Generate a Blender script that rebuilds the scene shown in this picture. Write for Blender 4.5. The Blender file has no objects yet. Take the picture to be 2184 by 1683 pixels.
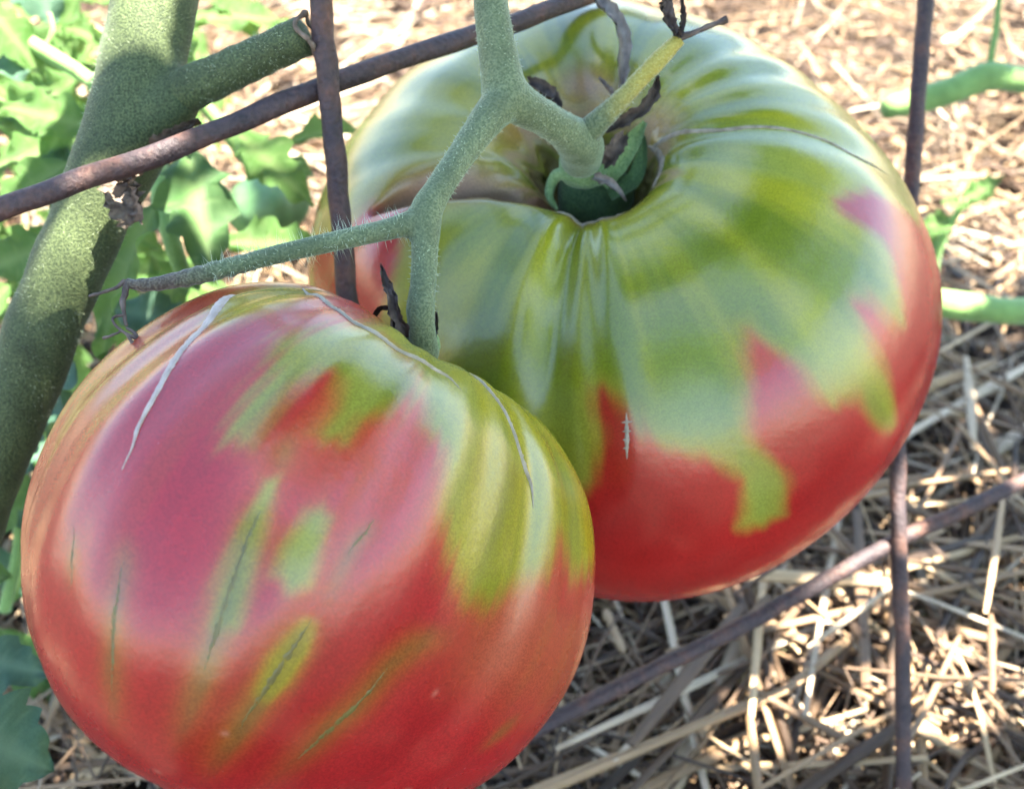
import bpy, math, random
import numpy as np
from mathutils import Vector, Matrix

random.seed(7); RNG = np.random.default_rng(7)
SC = bpy.context.scene
COL = SC.collection

# ------------------------------------------------------------------ camera
W, HH, FPX = 2184., 1683., 2342.
PITCH = math.radians(40); CAMH = 0.30
CAM = np.array([0, 0, CAMH]); FW = np.array([0, math.cos(PITCH), -math.sin(PITCH)])
UP = np.array([0, math.sin(PITCH), math.cos(PITCH)]); RT = np.array([1., 0, 0])
cam = bpy.data.cameras.new('camera'); camo = bpy.data.objects.new('camera', cam); COL.objects.link(camo)
camo.location = CAM; camo.rotation_euler = (math.pi/2 - PITCH, 0, 0)
cam.sensor_width = 36; cam.lens = FPX/W*36; cam.clip_start = .005; cam.clip_end = 200
cam.dof.use_dof = True; cam.dof.focus_distance = .168; cam.dof.aperture_fstop = 24
SC.camera = camo

# ------------------------------------------------------------------ sky, sun, exposure
SUN = np.array([.32, .06, .94]); SUN /= np.linalg.norm(SUN)
wd = bpy.data.worlds.new('World'); SC.world = wd; wd.use_nodes = True
nt = wd.node_tree; bg = nt.nodes['Background']
sky = nt.nodes.new('ShaderNodeTexSky'); sky.sky_type = 'NISHITA'; sky.sun_disc = False
sky.sun_elevation = math.asin(SUN[2]); sky.sun_rotation = math.atan2(SUN[0], SUN[1])
sky.air_density = 1.0; sky.dust_density = 0.7; sky.ozone_density = 1.0
nt.links.new(sky.outputs[0], bg.inputs[0]); bg.inputs[1].default_value = 0.072
sl = bpy.data.lights.new('sun', 'SUN'); sl.energy = 5.0; sl.angle = math.radians(.53); sl.color = (1, .94, .84)
so = bpy.data.objects.new('sun', sl); COL.objects.link(so)
so.rotation_euler = Vector(SUN).to_track_quat('Z', 'Y').to_euler()
SC.view_settings.view_transform = 'Standard'; SC.view_settings.look = 'None'
SC.view_settings.exposure = 3.45; SC.view_settings.gamma = 1
SC.cycles.use_denoising = True; SC.cycles.use_adaptive_sampling = True; SC.cycles.adaptive_threshold = .02
SC.cycles.max_bounces = 6; SC.cycles.transparent_max_bounces = 4

# ------------------------------------------------------------------ math helpers
def at(px, py, d):
    return CAM + d*(FW + (px - W/2)/FPX*RT - (py - HH/2)/FPX*UP)
def on_ground(px, py, z=0.0):
    r = FW + (px - W/2)/FPX*RT - (py - HH/2)/FPX*UP
    return CAM + r*((z - CAMH)/r[2])
def catmull(P, n):
    P = np.asarray(P, float)
    if len(P) == 2: return P[0] + (P[1]-P[0])*np.linspace(0, 1, n)[:, None]
    Q = np.vstack([2*P[0]-P[1], P, 2*P[-1]-P[-2]])
    k = min(3, P.shape[1])
    seg = np.maximum(np.linalg.norm(np.diff(P[:, :k], axis=0), axis=1), 1e-9); c = np.r_[0, np.cumsum(seg)]; t = np.linspace(0, c[-1], n)
    i = np.clip(np.searchsorted(c, t, side='right')-1, 0, len(P)-2); u = ((t-c[i])/seg[i])[:, None]
    a, b, d, e = Q[i], Q[i+1], Q[i+2], Q[i+3]
    return .5*(2*b+(d-a)*u+(2*a-5*b+4*d-e)*u*u+(3*b-a-3*d+e)*u**3)
def sm(e0, e1, x):
    t = np.clip((x-e0)/(e1-e0), 0, 1); return t*t*(3-2*t)
def wrap(a): return (a+np.pi) % (2*np.pi)-np.pi
def unit(v):
    v = np.asarray(v, float); return v/np.maximum(np.linalg.norm(v, axis=-1, keepdims=True), 1e-12)

# ------------------------------------------------------------------ object helpers
def props(o, label=None, cat=None, group=None, kind=None):
    if label: o['label'] = label
    if cat: o['category'] = cat
    if group: o['group'] = group
    if kind: o['kind'] = kind
    return o
def mesh_data(name, V, F, smooth=True):
    V = np.ascontiguousarray(V, dtype=np.float32)
    me = bpy.data.meshes.new(name)
    if isinstance(F, np.ndarray):
        n, k = F.shape
        me.vertices.add(len(V)); me.vertices.foreach_set('co', V.ravel())
        me.loops.add(n*k); me.loops.foreach_set('vertex_index', np.ascontiguousarray(F, dtype=np.int32).ravel())
        me.polygons.add(n); me.polygons.foreach_set('loop_start', np.arange(0, n*k, k, dtype=np.int32))
        try: me.polygons.foreach_set('loop_total', np.full(n, k, dtype=np.int32))
        except Exception: pass
        me.update(calc_edges=True)
    else:
        me.from_pydata([tuple(map(float, v)) for v in V], [], F); me.update()
    if smooth: me.polygons.foreach_set('use_smooth', np.ones(len(me.polygons), dtype=bool))
    me.validate()
    return me
def obj(name, V, F, mat, parent=None, smooth=True):
    """one mesh object; coordinates are world ones and get re-based on the parent's place"""
    V = np.asarray(V, float)
    org = np.array(parent_origin(parent)) if parent is not None else (V.min(0)+V.max(0))/2*np.array([1, 1, 0])+np.array([0, 0, V[:, 2].min()])
    me = mesh_data(name, V-org, F, smooth); me.materials.append(mat)
    o = bpy.data.objects.new(name, me); COL.objects.link(o)
    if parent is not None: o.parent = parent
    else: o.location = org
    return o
ORG = {}
def parent_origin(p):
    if p.parent is not None: return parent_origin(p.parent)
    return tuple(p.location)
def empty(name, loc, **kw):
    e = bpy.data.objects.new(name, None); COL.objects.link(e); e.location = [float(x) for x in loc]; e.empty_display_size = .01
    props(e, **kw); return e

class MB:
    """collects shapes into one mesh"""
    def __init__(s): s.V = []; s.F = []; s.n = 0
    def add(s, V, F):
        s.V.append(np.asarray(V, float)); s.F.append(np.asarray(F)+s.n); s.n += len(V)
    def arrays(s):
        V = np.vstack(s.V); k = max(f.shape[1] for f in s.F)
        F = np.vstack([f if f.shape[1] == k else np.hstack([f, f[:, -1:]]) for f in s.F])
        return V, F
    def build(s, name, mat, parent=None, smooth=True):
        V = np.vstack(s.V)
        if len({f.shape[1] for f in s.F}) == 1: return obj(name, V, np.vstack(s.F), mat, parent, smooth)
        return obj(name, V, [tuple(int(i) for i in r) for f in s.F for r in f], mat, parent, smooth)

def tube(P, R, n=24, sides=12, bump=0., seed=0, flat=1., cap=True, closed_tip=False):
    """quad tube along a smooth path; P (k,3), R radius per control point"""
    P = np.asarray(P, float); R = np.broadcast_to(np.asarray(R, float), (len(P),))
    C = catmull(np.c_[P, R], n); C, r = C[:, :3], C[:, 3]
    T = unit(np.gradient(C, axis=0)); rng = np.random.default_rng(seed)
    up = np.array([0, 0, 1.]) if abs(T[0, 2]) < .9 else np.array([1., 0, 0])
    N = np.zeros_like(C); N[0] = unit(np.cross(np.cross(T[0], up), T[0]))
    for i in range(1, n):
        v = N[i-1]-T[i]*(N[i-1] @ T[i]); N[i] = unit(v)
    B = np.cross(T, N); a = np.linspace(0, 2*np.pi, sides, endpoint=False)
    rr = np.repeat(r[:, None], sides, 1)
    if bump:
        g = np.zeros_like(rr); tt = np.linspace(0, 1, n)[:, None]
        for k in range(10):
            fa = rng.integers(0, 4); ft = rng.uniform(2, n/5.); g += np.cos(fa*a[None]+ft*2*np.pi*tt+rng.uniform(0, 6.3))/3.2
        rr = rr*(1+bump*g)
    V = C[:, None]+rr[..., None]*(np.cos(a)[None, :, None]*N[:, None]+flat*np.sin(a)[None, :, None]*B[:, None])
    V = V.reshape(-1, 3); i, j = np.meshgrid(np.arange(n-1), np.arange(sides), indexing='ij'); j2 = (j+1) % sides
    F = np.stack([i*sides+j, i*sides+j2, (i+1)*sides+j2, (i+1)*sides+j], -1).reshape(-1, 4)
    if cap:
        m = len(V); V = np.vstack([V, C[0]-T[0]*r[0]*.35, C[-1]+T[-1]*r[-1]*.35]); j = np.arange(sides); j2 = (j+1) % sides
        F = np.vstack([F, np.stack([np.full(sides, m), j2, j, j], -1), np.stack([np.full(sides, m+1), (n-1)*sides+j, (n-1)*sides+j2, (n-1)*sides+j2], -1)])
    return V, F
def fix(V, F):
    """quads with a doubled last corner become triangles"""
    return [tuple(int(x) for x in (f if f[2] != f[3] else f[:3])) for f in F]
def tube_obj(name, P, R, mat, parent=None, **kw):
    V, F = tube(P, R, **kw); return obj(name, V, fix(V, F), mat, parent)

# ------------------------------------------------------------------ material helpers
class NT:
    def __init__(s, name):
        s.m = bpy.data.materials.new(name); s.m.use_nodes = True; s.t = s.m.node_tree; s.t.nodes.clear()
        s.out = s.n('ShaderNodeOutputMaterial')
    def n(s, typ, **kw):
        x = s.t.nodes.new(typ)
        for k, v in kw.items(): setattr(x, k, v)
        return x
    def put(s, sock, v):
        if isinstance(v, bpy.types.NodeSocket): s.t.links.new(v, sock)
        elif isinstance(v, (tuple, list)) and sock.type == 'RGBA' and len(v) == 3: sock.default_value = (*v, 1)
        else: sock.default_value = v
    def coord(s, kind='Object'): return s.n('ShaderNodeTexCoord').outputs[kind]
    def mapping(s, v, scale):
        m = s.n('ShaderNodeMapping'); s.put(m.inputs['Vector'], v); m.inputs['Scale'].default_value = scale; return m.outputs[0]
    def noise(s, vec, scale, detail=3, rough=.55, out=0):
        x = s.n('ShaderNodeTexNoise'); s.put(x.inputs['Vector'], vec); x.inputs['Scale'].default_value = scale
        x.inputs['Detail'].default_value = detail; x.inputs['Roughness'].default_value = rough; return x.outputs[out]
    def ramp(s, fac, stops, interp='LINEAR'):
        x = s.n('ShaderNodeValToRGB'); s.put(x.inputs[0], fac); e = x.color_ramp.elements; x.color_ramp.interpolation = interp
        while len(e) < len(stops): e.new(.5)
        for el, (p, c) in zip(e, stops): el.position = p; el.color = (*c, 1) if len(c) == 3 else c
        return x.outputs[0]
    def mix(s, fac, a, b, blend='MIX'):
        x = s.n('ShaderNodeMix', data_type='RGBA', blend_type=blend); s.put(x.inputs[0], fac); s.put(x.inputs[6], a); s.put(x.inputs[7], b); return x.outputs[2]
    def math(s, op, a, b=0., clamp=False):
        x = s.n('ShaderNodeMath', operation=op, use_clamp=clamp); s.put(x.inputs[0], a); s.put(x.inputs[1], b); return x.outputs[0]
    def attr(s, name, out='Color'):
        x = s.n('ShaderNodeAttribute', attribute_name=name); return x.outputs[out]
    def bump(s, h, strength, dist):
        x = s.n('ShaderNodeBump'); s.put(x.inputs['Height'], h); x.inputs['Strength'].default_value = strength; x.inputs['Distance'].default_value = dist; return x.outputs[0]
    def principled(s, **kw):
        x = s.n('ShaderNodeBsdfPrincipled')
        for k, v in kw.items(): s.put(x.inputs[k.replace('_', ' ')], v)
        return x
    def finish(s, sh): s.t.links.new(sh.outputs[0], s.out.inputs[0]); return s.m

def mat_skin():
    g = NT('tomato_skin'); c = g.attr('pigment'); v = g.coord()
    n1 = g.noise(v, 900, 2); n2 = g.noise(v, 90, 4); n3 = g.noise(v, 3000, 2)
    c = g.mix(.16, c, g.ramp(n2, [(.3, (.35, .35, .35)), (.7, (.75, .75, .75))]), 'OVERLAY')
    c = g.mix(.30, c, g.ramp(n3, [(.35, (.2, .2, .2)), (.65, (.85, .85, .85))]), 'OVERLAY')
    bmp = g.bump(g.math('ADD', g.math('MULTIPLY', n2, .9), g.math('MULTIPLY', n1, .10)), .18, .0012)
    dry = g.attr('dry', 'Fac')
    ro = g.math('ADD', g.math('MULTIPLY', n2, .10), g.math('ADD', .19, g.math('MULTIPLY', dry, .45)))
    p = g.principled(Base_Color=c, Roughness=ro, Normal=bmp, Specular_IOR_Level=g.math('SUBTRACT', .75, g.math('MULTIPLY', dry, .7)))
    return g.finish(p)
def mat_stem(name, dark, light, fuzz=.35):
    g = NT(name); v = g.coord(); f = g.noise(v, 2600, 2); b = g.noise(v, 130, 4)
    c = g.mix(g.ramp(f, [(.38, (0, 0, 0)), (.62, (1, 1, 1))]), dark, light)
    c = g.mix(g.ramp(b, [(.42, (0, 0, 0)), (.7, (.55, .55, .55))]), c, tuple(x*.6 for x in dark))
    bmp = g.bump(f, .5, .0006)
    p = g.principled(Base_Color=c, Roughness=.68, Normal=bmp, Specular_IOR_Level=.3, Sheen_Weight=fuzz, Sheen_Roughness=.4, Sheen_Tint=(.85, 1, .75, 1))
    return g.finish(p)
def mat_gradient(name, pair0, pair1):
    g = NT(name); v = g.coord(); f = g.noise(v, 2600, 2); t = g.attr('along', 'Fac'); b = g.noise(v, 260, 4)
    k = g.ramp(f, [(.38, (0, 0, 0)), (.62, (1, 1, 1))]); a = g.mix(k, *pair0); c = g.mix(k, *pair1)
    w = g.ramp(g.math('ADD', t, g.math('MULTIPLY', g.math('SUBTRACT', b, .5), .5)), [(.18, (0, 0, 0)), (.62, (1, 1, 1))])
    p = g.principled(Base_Color=g.mix(w, a, c), Roughness=.68, Normal=g.bump(f, .5, .0006), Specular_IOR_Level=.3, Sheen_Weight=.3, Sheen_Roughness=.4)
    return g.finish(p)
def along(o, n, sides):
    t = np.r_[np.repeat(np.linspace(0, 1, n), sides), 0, 1].astype(np.float32); a = o.data.attributes.new('along', 'FLOAT', 'POINT'); a.data.foreach_set('value', t); return o
def mat_rust():
    g = NT('rusty_wire'); v = g.coord(); a = g.noise(v, 140, 5); b = g.noise(v, 900, 4)
    c = g.ramp(a, [(.3, (.034, .025, .027)), (.5, (.058, .038, .036)), (.64, (.095, .048, .034)), (.8, (.17, .075, .045))])
    c = g.mix(.5, c, g.ramp(b, [(.3, (.15, .15, .15)), (.7, (.85, .8, .8))]), 'OVERLAY')
    p = g.principled(Base_Color=c, Roughness=g.math('ADD', .5, g.math('MULTIPLY', b, .25)), Normal=g.bump(b, .8, .0007), Metallic=.12, Specular_IOR_Level=.45)
    return g.finish(p)
def mat_leaf(name, c0, c1, vein, trans=.42, spots=False):
    g = NT(name); v = g.coord(); a = g.noise(v, 60, 4); f = g.noise(v, 700, 3)
    c = g.mix(g.ramp(a, [(.3, (0, 0, 0)), (.7, (1, 1, 1))]), c0, c1)
    oi = g.n('ShaderNodeObjectInfo').outputs['Random']
    c = g.mix(g.math('MULTIPLY', oi, .35), c, c1)
    ve = g.attr('vein', 'Fac'); c = g.mix(g.math('MULTIPLY', ve, .55), c, vein)
    if spots:
        sp = g.noise(v, 170, 2, .4); c = g.mix(g.ramp(sp, [(.70, (0, 0, 0)), (.74, (1, 1, 1))]), c, (.02, .02, .012))
    bmp = g.bump(g.math('ADD', g.math('MULTIPLY', ve, -.8), f), .45, .0012)
    p = g.principled(Base_Color=c, Roughness=.52, Normal=bmp, Specular_IOR_Level=.4)
    tr = g.n('ShaderNodeBsdfTranslucent'); g.put(tr.inputs[0], g.mix(.5, c, (.27, .42, .11))); g.put(tr.inputs['Normal'], bmp)
    ms = g.n('ShaderNodeMixShader'); ms.inputs[0].default_value = trans; g.t.links.new(p.outputs[0], ms.inputs[1]); g.t.links.new(tr.outputs[0], ms.inputs[2])
    return g.finish(ms)
def mat_straw(name, island):
    g = NT(name); v = g.coord()
    rnd = g.n('ShaderNodeNewGeometry').outputs['Random Per Island'] if island else g.n('ShaderNodeObjectInfo').outputs['Random']
    c = g.ramp(rnd, [(0, (.035, .020, .011)), (.25, (.080, .045, .023)), (.46, (.17, .104, .056)), (.64, (.30, .19, .098)), (.80, (.48, .335, .185)), (.90, (.38, .30, .21)), (1, (.62, .50, .35))])
    n = g.noise(g.mapping(g.attr('fibre', 'Vector'), (.035, 1, 1)), 1500, 4, .7); n2 = g.noise(v, 40, 3)
    c = g.mix(.55, c, g.ramp(n, [(.3, (.12, .11, .10)), (.7, (.85, .84, .82))]), 'OVERLAY')
    c = g.mix(g.ramp(n2, [(.55, (0, 0, 0)), (.75, (.6, .6, .6))]), c, (.17, .10, .055))
    p = g.principled(Base_Color=c, Roughness=.55, Normal=g.bump(n, .7, .0005), Specular_IOR_Level=.4)
    return g.finish(p)
def mat_crumb():
    g = NT('leaf_crumb'); rnd = g.n('ShaderNodeNewGeometry').outputs['Random Per Island']; n = g.noise(g.coord(), 500, 4)
    c = g.ramp(rnd, [(0, (.03, .02, .013)), (.4, (.09, .055, .032)), (.7, (.20, .13, .08)), (.9, (.30, .23, .16)), (1, (.12, .14, .06))])
    c = g.mix(.5, c, g.ramp(n, [(.3, (.2, .2, .2)), (.7, (.8, .8, .8))]), 'OVERLAY')
    return g.finish(g.principled(Base_Color=c, Roughness=.75, Normal=g.bump(n, .7, .0008), Specular_IOR_Level=.3))
def mat_soil():
    g = NT('soil'); v = g.coord(); a = g.noise(v, 35, 6); b = g.noise(v, 300, 5)
    c = g.ramp(a, [(.3, (.022, .016, .012)), (.6, (.055, .038, .026)), (.8, (.10, .07, .045))])
    ln = g.n('ShaderNodeVectorMath', operation='LENGTH'); g.put(ln.inputs[0], v)
    far = g.ramp(g.math('MULTIPLY', ln.outputs['Value'], .25), [(.4, (0, 0, 0)), (.75, (1, 1, 1))])
    st = g.ramp(g.noise(v, 60, 8, .7), [(.3, (.16, .11, .06)), (.6, (.42, .32, .19)), (.8, (.5, .42, .3))])
    c = g.mix(far, c, st)
    p = g.principled(Base_Color=c, Roughness=.95, Normal=g.bump(b, .9, .004), Specular_IOR_Level=.2); return g.finish(p)
def mat_dry(name, c0, c1):
    g = NT(name); v = g.coord(); a = g.noise(v, 500, 5); b = g.noise(v, 60, 3)
    c = g.mix(g.ramp(a, [(.3, (0, 0, 0)), (.7, (1, 1, 1))]), c0, c1)
    p = g.principled(Base_Color=c, Roughness=.8, Normal=g.bump(a, .8, .0006), Specular_IOR_Level=.25); return g.finish(p)
def mat_plain(name, c, rough=.5, spec=.4):
    g = NT(name); v = g.coord(); a = g.noise(v, 300, 4)
    c2 = g.mix(g.ramp(a, [(.3, (0, 0, 0)), (.7, (1, 1, 1))]), tuple(x*.8 for x in c), tuple(min(1, x*1.12) for x in c))
    p = g.principled(Base_Color=c2, Roughness=rough, Normal=g.bump(a, .3, .0006), Specular_IOR_Level=spec); return g.finish(p)

M = dict(
    skin=mat_skin(), rust=mat_rust(), soil=mat_soil(),
    stem=mat_stem('stem_main', (.026, .040, .014), (.085, .112, .042), .12),
    truss=mat_stem('stem_truss', (.072, .100, .045), (.165, .200, .100), .45),
    pale=mat_stem('stem_pale', (.14, .26, .065), (.22, .36, .11)),
    yellow=mat_stem('stem_yellow', (.38, .34, .06), (.52, .48, .14)),
    browntip=mat_stem('stem_dead', (.09, .075, .05), (.20, .18, .11), .2),
    toyellow=mat_gradient('branch_yellowing', ((.072, .100, .045), (.165, .200, .100)), ((.26, .22, .035), (.38, .33, .08))),
    tobrown=mat_gradient('branch_dying', ((.072, .100, .045), (.165, .200, .100)), ((.055, .042, .03), (.13, .11, .075))),
    boss=mat_stem('calyx_green', (.030, .065, .022), (.075, .14, .045), .2),
    sepal=mat_stem('sepal_green', (.10, .18, .06), (.22, .32, .13), .3),
    dry=mat_dry('dried_sepal', (.045, .033, .028), (.16, .125, .10)),
    drylight=mat_dry('dried_sepal_pale', (.16, .13, .11), (.36, .32, .27)),
    scrap=mat_dry('dead_leaf', (.07, .05, .035), (.26, .20, .15)),
    scar=mat_dry('cork_scar', (.34, .27, .22), (.50, .42, .36)),
    scarmid=mat_dry('cork_scar_mid', (.20, .17, .115), (.38, .33, .25)),
    scargrey=mat_dry('cork_scar_grey', (.15, .12, .08), (.32, .28, .21)),
    darkline=mat_plain('dark_streak', (.100, .088, .022), .42, .55),
    crumb=mat_crumb(),
    hair=mat_plain('stem_hair', (.55, .62, .42), .5),
    leaf=mat_leaf('leaf_green', (.055, .140, .028), (.105, .215, .050), (.28, .38, .14), .5),
    leafspot=mat_leaf('leaf_dark', (.035, .090, .028), (.06, .14, .035), (.26, .38, .14), .25, True),
    leafblue=mat_leaf('leaf_bluegreen', (.030, .085, .052), (.055, .13, .075), (.14, .24, .14), .2),
    straw=mat_straw('straw_stalk', False), litter=mat_straw('straw_litter', True),
    greenfruit=mat_plain('green_fruit', (.12, .24, .10), .4, .5),
)

# ------------------------------------------------------------------ ground
def ground_h(x, y):
    return .006*np.sin(x*23+1.3)*np.cos(y*19+.4)+.004*np.sin(x*51+y*37)+.003*np.cos(y*71-x*43)
def axis_coords(c, half, n): 
    t = np.linspace(-1, 1, n); return c+np.sign(t)*(np.abs(t)*.9+ (half-.9)*np.abs(t)**7)
gx = axis_coords(0, 30, 161); gy = axis_coords(.5, 30, 161)
X, Y = np.meshgrid(gx, gy, indexing='ij'); near = np.exp(-((X**2+(Y-.5)**2)/2.)**2)
Z = (ground_h(X, Y)+RNG.normal(0, .0012, X.shape))*near
n = 161; i, j = np.meshgrid(np.arange(n-1), np.arange(n-1), indexing='ij')
GF = np.stack([i*n+j, (i+1)*n+j, (i+1)*n+j+1, i*n+j+1], -1).reshape(-1, 4)
me = mesh_data('ground', np.stack([X, Y, Z], -1).reshape(-1, 3), GF); me.materials.append(M['soil'])
ground = bpy.data.objects.new('ground', me); COL.objects.link(ground); props(ground, 'dark soil covered with dry straw mulch', kind='structure')

def straw_shape(L, w, nseg, sides, rng, curl=None, kink=.12):
    """a dry stalk around the x axis: flattened, bent, sometimes kinked and split"""
    curl = (.04, .04, .12, .12, .45)[int(rng.integers(5))]*(1 if w < .003 else .4) if curl is None else curl
    t = np.linspace(0, 1, nseg+1); ang = np.cumsum(rng.normal(0, curl/nseg*1.6, nseg+1)); angz = np.cumsum(rng.normal(0, curl/nseg, nseg+1))
    if w < .0025 and curl > .3: ang = np.linspace(0, rng.uniform(-1.2, 1.2), nseg+1)
    if rng.random() < kink: ang[rng.integers(1, nseg+1):] += rng.uniform(-.9, .9)
    st = L/nseg*np.stack([np.cos(ang)*np.cos(angz), np.sin(ang)*np.cos(angz), np.sin(angz)], -1)
    C = np.cumsum(st, 0); C -= C.mean(0)
    T = unit(np.gradient(C, axis=0)); B = unit(np.cross(T, [0, 0, 1.])); N = np.cross(B, T)
    a = np.linspace(0, 2*np.pi, sides, endpoint=False)+rng.uniform(0, 6); fl = rng.uniform(.12, .7)
    ww = w*.5*(1-.35*np.abs(2*t-1)**3)*(1+rng.normal(0, .10, nseg+1))*(1+.3*np.exp(-((t-rng.uniform(.2, .8))/.03)**2)*(w > .0025)); roll = rng.uniform(-.6, .6)
    ca, sa = np.cos(a), np.sin(a)*fl; c2, s2 = ca*np.cos(roll)-sa*np.sin(roll), ca*np.sin(roll)+sa*np.cos(roll)
    V = (C[:, None]+ww[:, None, None]*(c2[None, :, None]*B[:, None]+s2[None, :, None]*N[:, None])).reshape(-1, 3)
    i, j = np.meshgrid(np.arange(nseg), np.arange(sides), indexing='ij'); j2 = (j+1) % sides
    F = np.stack([i*sides+j, i*sides+j2, (i+1)*sides+j2, (i+1)*sides+j], -1).reshape(-1, 4)
    return V, F, np.stack([np.repeat(t*L, sides), np.tile(np.arange(sides)*w*.6, nseg+1), np.full(len(V), rng.uniform(0, 9))], -1)
def fibre(me, A):
    a = me.attributes.new('fibre', 'FLOAT_VECTOR', 'POINT'); a.data.foreach_set('vector', np.asarray(A, np.float32).ravel())
lit = MB(); fib = []; flakes = []; rng = np.random.default_rng(11)
NL = 21000
for k in range(NL):
    y = .08+1.35*rng.random()**1.35; x = rng.uniform(-1, 1)*(.22+.55*y)
    short = rng.random()
    if short < .34: L, w = rng.uniform(.006, .026), rng.uniform(.0010, .0045)
    elif short < .93: L, w = rng.uniform(.035, .13), rng.uniform(.0006, .0022)
    else: L, w = rng.uniform(.03, .12), rng.uniform(.0022, .0050)
    if y < .55 and math.sin(x*31+y*17)+math.sin(x*13-y*41+2)+.8*math.sin(y*67+x*5) > .9 and rng.random() < .55: continue
    V, F, A = straw_shape(L, w, 4 if y < .8 else 3, 4 if y < .7 else 3, rng); fib.append(A)
    az = rng.normal(.25, 1.1); tilt = rng.normal(0, .13); ca, sa, ct, stt = math.cos(az), math.sin(az), math.cos(tilt), math.sin(tilt)
    R = np.array([[ca*ct, -sa, -ca*stt], [sa*ct, ca, -sa*stt], [stt, 0, ct]])
    z = ground_h(x, y)+.001+.022*rng.random()**1.3+abs(stt)*L*.25
    lit.add(V @ R.T+np.array([x, y, z]), F)
for k in range(1500):      # crumbled leaf flakes
    y = .08+1.1*rng.random()**1.3; x = rng.uniform(-1, 1)*(.22+.55*y); R = rng.uniform(.0015, .0065); m = 7; a = np.linspace(0, 2*np.pi, m, endpoint=False)+rng.uniform(0, 6); rr = R*rng.uniform(.45, 1.1, m)
    cz = rng.uniform(-.5, .5)*R; nn = unit(np.array([rng.normal(0, .5), rng.normal(0, .5), 1])); e1 = unit(np.cross(nn, [0, 1, .1])); e2 = np.cross(nn, e1); c0 = np.array([x, y, ground_h(x, y)+.004+.022*rng.random()])
    P = c0+rr[:, None]*(np.cos(a)[:, None]*e1+np.sin(a)[:, None]*e2*.6)+nn*(cz+.25*R*rng.normal(0, 1, m))[:, None]
    V = np.vstack([P, P-nn*.0004, c0, c0-nn*.0004]); j = np.arange(m); j2 = (j+1) % m
    F = np.vstack([np.stack([np.full(m, 2*m), j, j2, j2], -1)[:, [0, 1, 2, 2]], np.stack([j, j+m, j2+m, j2], -1), np.stack([np.full(m, 2*m+1), j2+m, j+m, j+m], -1)])
    tri = F[F[:, 2] == F[:, 3]][:, :3]; flakes.append((V, tri, F[F[:, 2] != F[:, 3]]))
o = lit.build('straw_litter', M['litter'], ground, False); fibre(o.data, np.vstack(fib)); props(o, kind='stuff', label='tangled layer of dry straw and chaff')
fb = MB()
for V, tri, quad in flakes: fb.add(V, tri); fb.F.append(np.vstack([quad[:, [0, 1, 2]], quad[:, [0, 2, 3]]])+fb.n-len(V))
o = fb.build('leaf_crumbs', M['crumb'], ground, False); props(o, kind='stuff', label='crumbled brown leaf bits among the straw')

variants = []
for k in range(24):
    rk = np.random.default_rng(100+k); V, F, A = straw_shape(rk.uniform(.05, .13), .0011+.0040*rk.random()**1.8, 8, 6, rk)
    me = mesh_data('straw_stalk', V, F, False); fibre(me, A); me.materials.append(M['straw']); variants.append(me)
def place_stalk(me, c, x, k=1.):
    x = unit(x); y = unit(np.cross([0, 0, 1.], x)); z = np.cross(x, y); o = bpy.data.objects.new('straw_stalk', me); COL.objects.link(o); o.parent = ground
    Mx = np.eye(4); Mx[:3, 0] = x*k; Mx[:3, 1] = y*k; Mx[:3, 2] = z*k; Mx[:3, 3] = c; o.matrix_local = Matrix(Mx.tolist()); return o
def stalk(p, q, w, v=0):
    p, q = np.asarray(p), np.asarray(q); rk = np.random.default_rng(300+v); V, F, A = straw_shape(np.linalg.norm(q-p), w, 10, 7, rk, .06, 0.)
    me = mesh_data('straw_stalk', V, F, False); fibre(me, A); me.materials.append(M['straw']); return place_stalk(me, (p+q)/2, q-p)
rng = np.random.default_rng(5)
hero = [((2135, 1060), (2108, 1310), .060, .0035), ((2108, 1310), (2122, 1480), .045, .0042), ((2120, 1480), (2180, 1690), .03, .003),
        ((1600, 1700), (1960, 1480), .040, .0040), ((1960, 1480), (2200, 1400), .035, .0025), ((1830, 1690), (2200, 1500), .030, .0022),
        ((1350, 1590), (1580, 1290), .045, .0075), ((1310, 1620), (1480, 1430), .035, .0030), ((1590, 1330), (1640, 1270), .05, .006),
        ((1480, 1460), (1620, 1400), .03, .0032), ((1720, 1380), (1920, 1240), .04, .003), ((1720, 1400), (1960, 1500), .03, .003),
        ((1740, 1100), (1940, 1330), .03, .006), ((2060, 760), (2080, 960), .03, .007), ((1960, 1090), (2070, 880), .03, .003),
        ((2040, 900), (2190, 1080), .035, .0028), ((1990, 1230), (2040, 1480), .03, .003), ((1940, 1570), (2050, 1360), .04, .0035),
        ((1500, 1560), (1700, 1690), .028, .0030), ((1640, 1340), (1760, 1430), .025, .005), ((1800, 1300), (1930, 1500), .035, .005),
        ((80, 1510), (200, 1580), .03, .006), ((90, 1640), (260, 1620), .03, .0035), ((70, 1590), (330, 1670), .02, .004),
        ((2000, 560), (2190, 520), .03, .003), ((1990, 640), (2190, 560), .035, .003), ((1300, 1310), (1420, 1370), .03, .004),
        ((1290, 1300), (1330, 1390), .03, .005), ((1560, 1270), (1700, 1180), .04, .003), ((1960, 1200), (2190, 1330), .03, .004)]
for k, (a, b, z, w) in enumerate(hero):
    stalk(on_ground(*a, z), on_ground(*b, z*rng.uniform(.7, 1.1)), w*.58, k)
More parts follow.
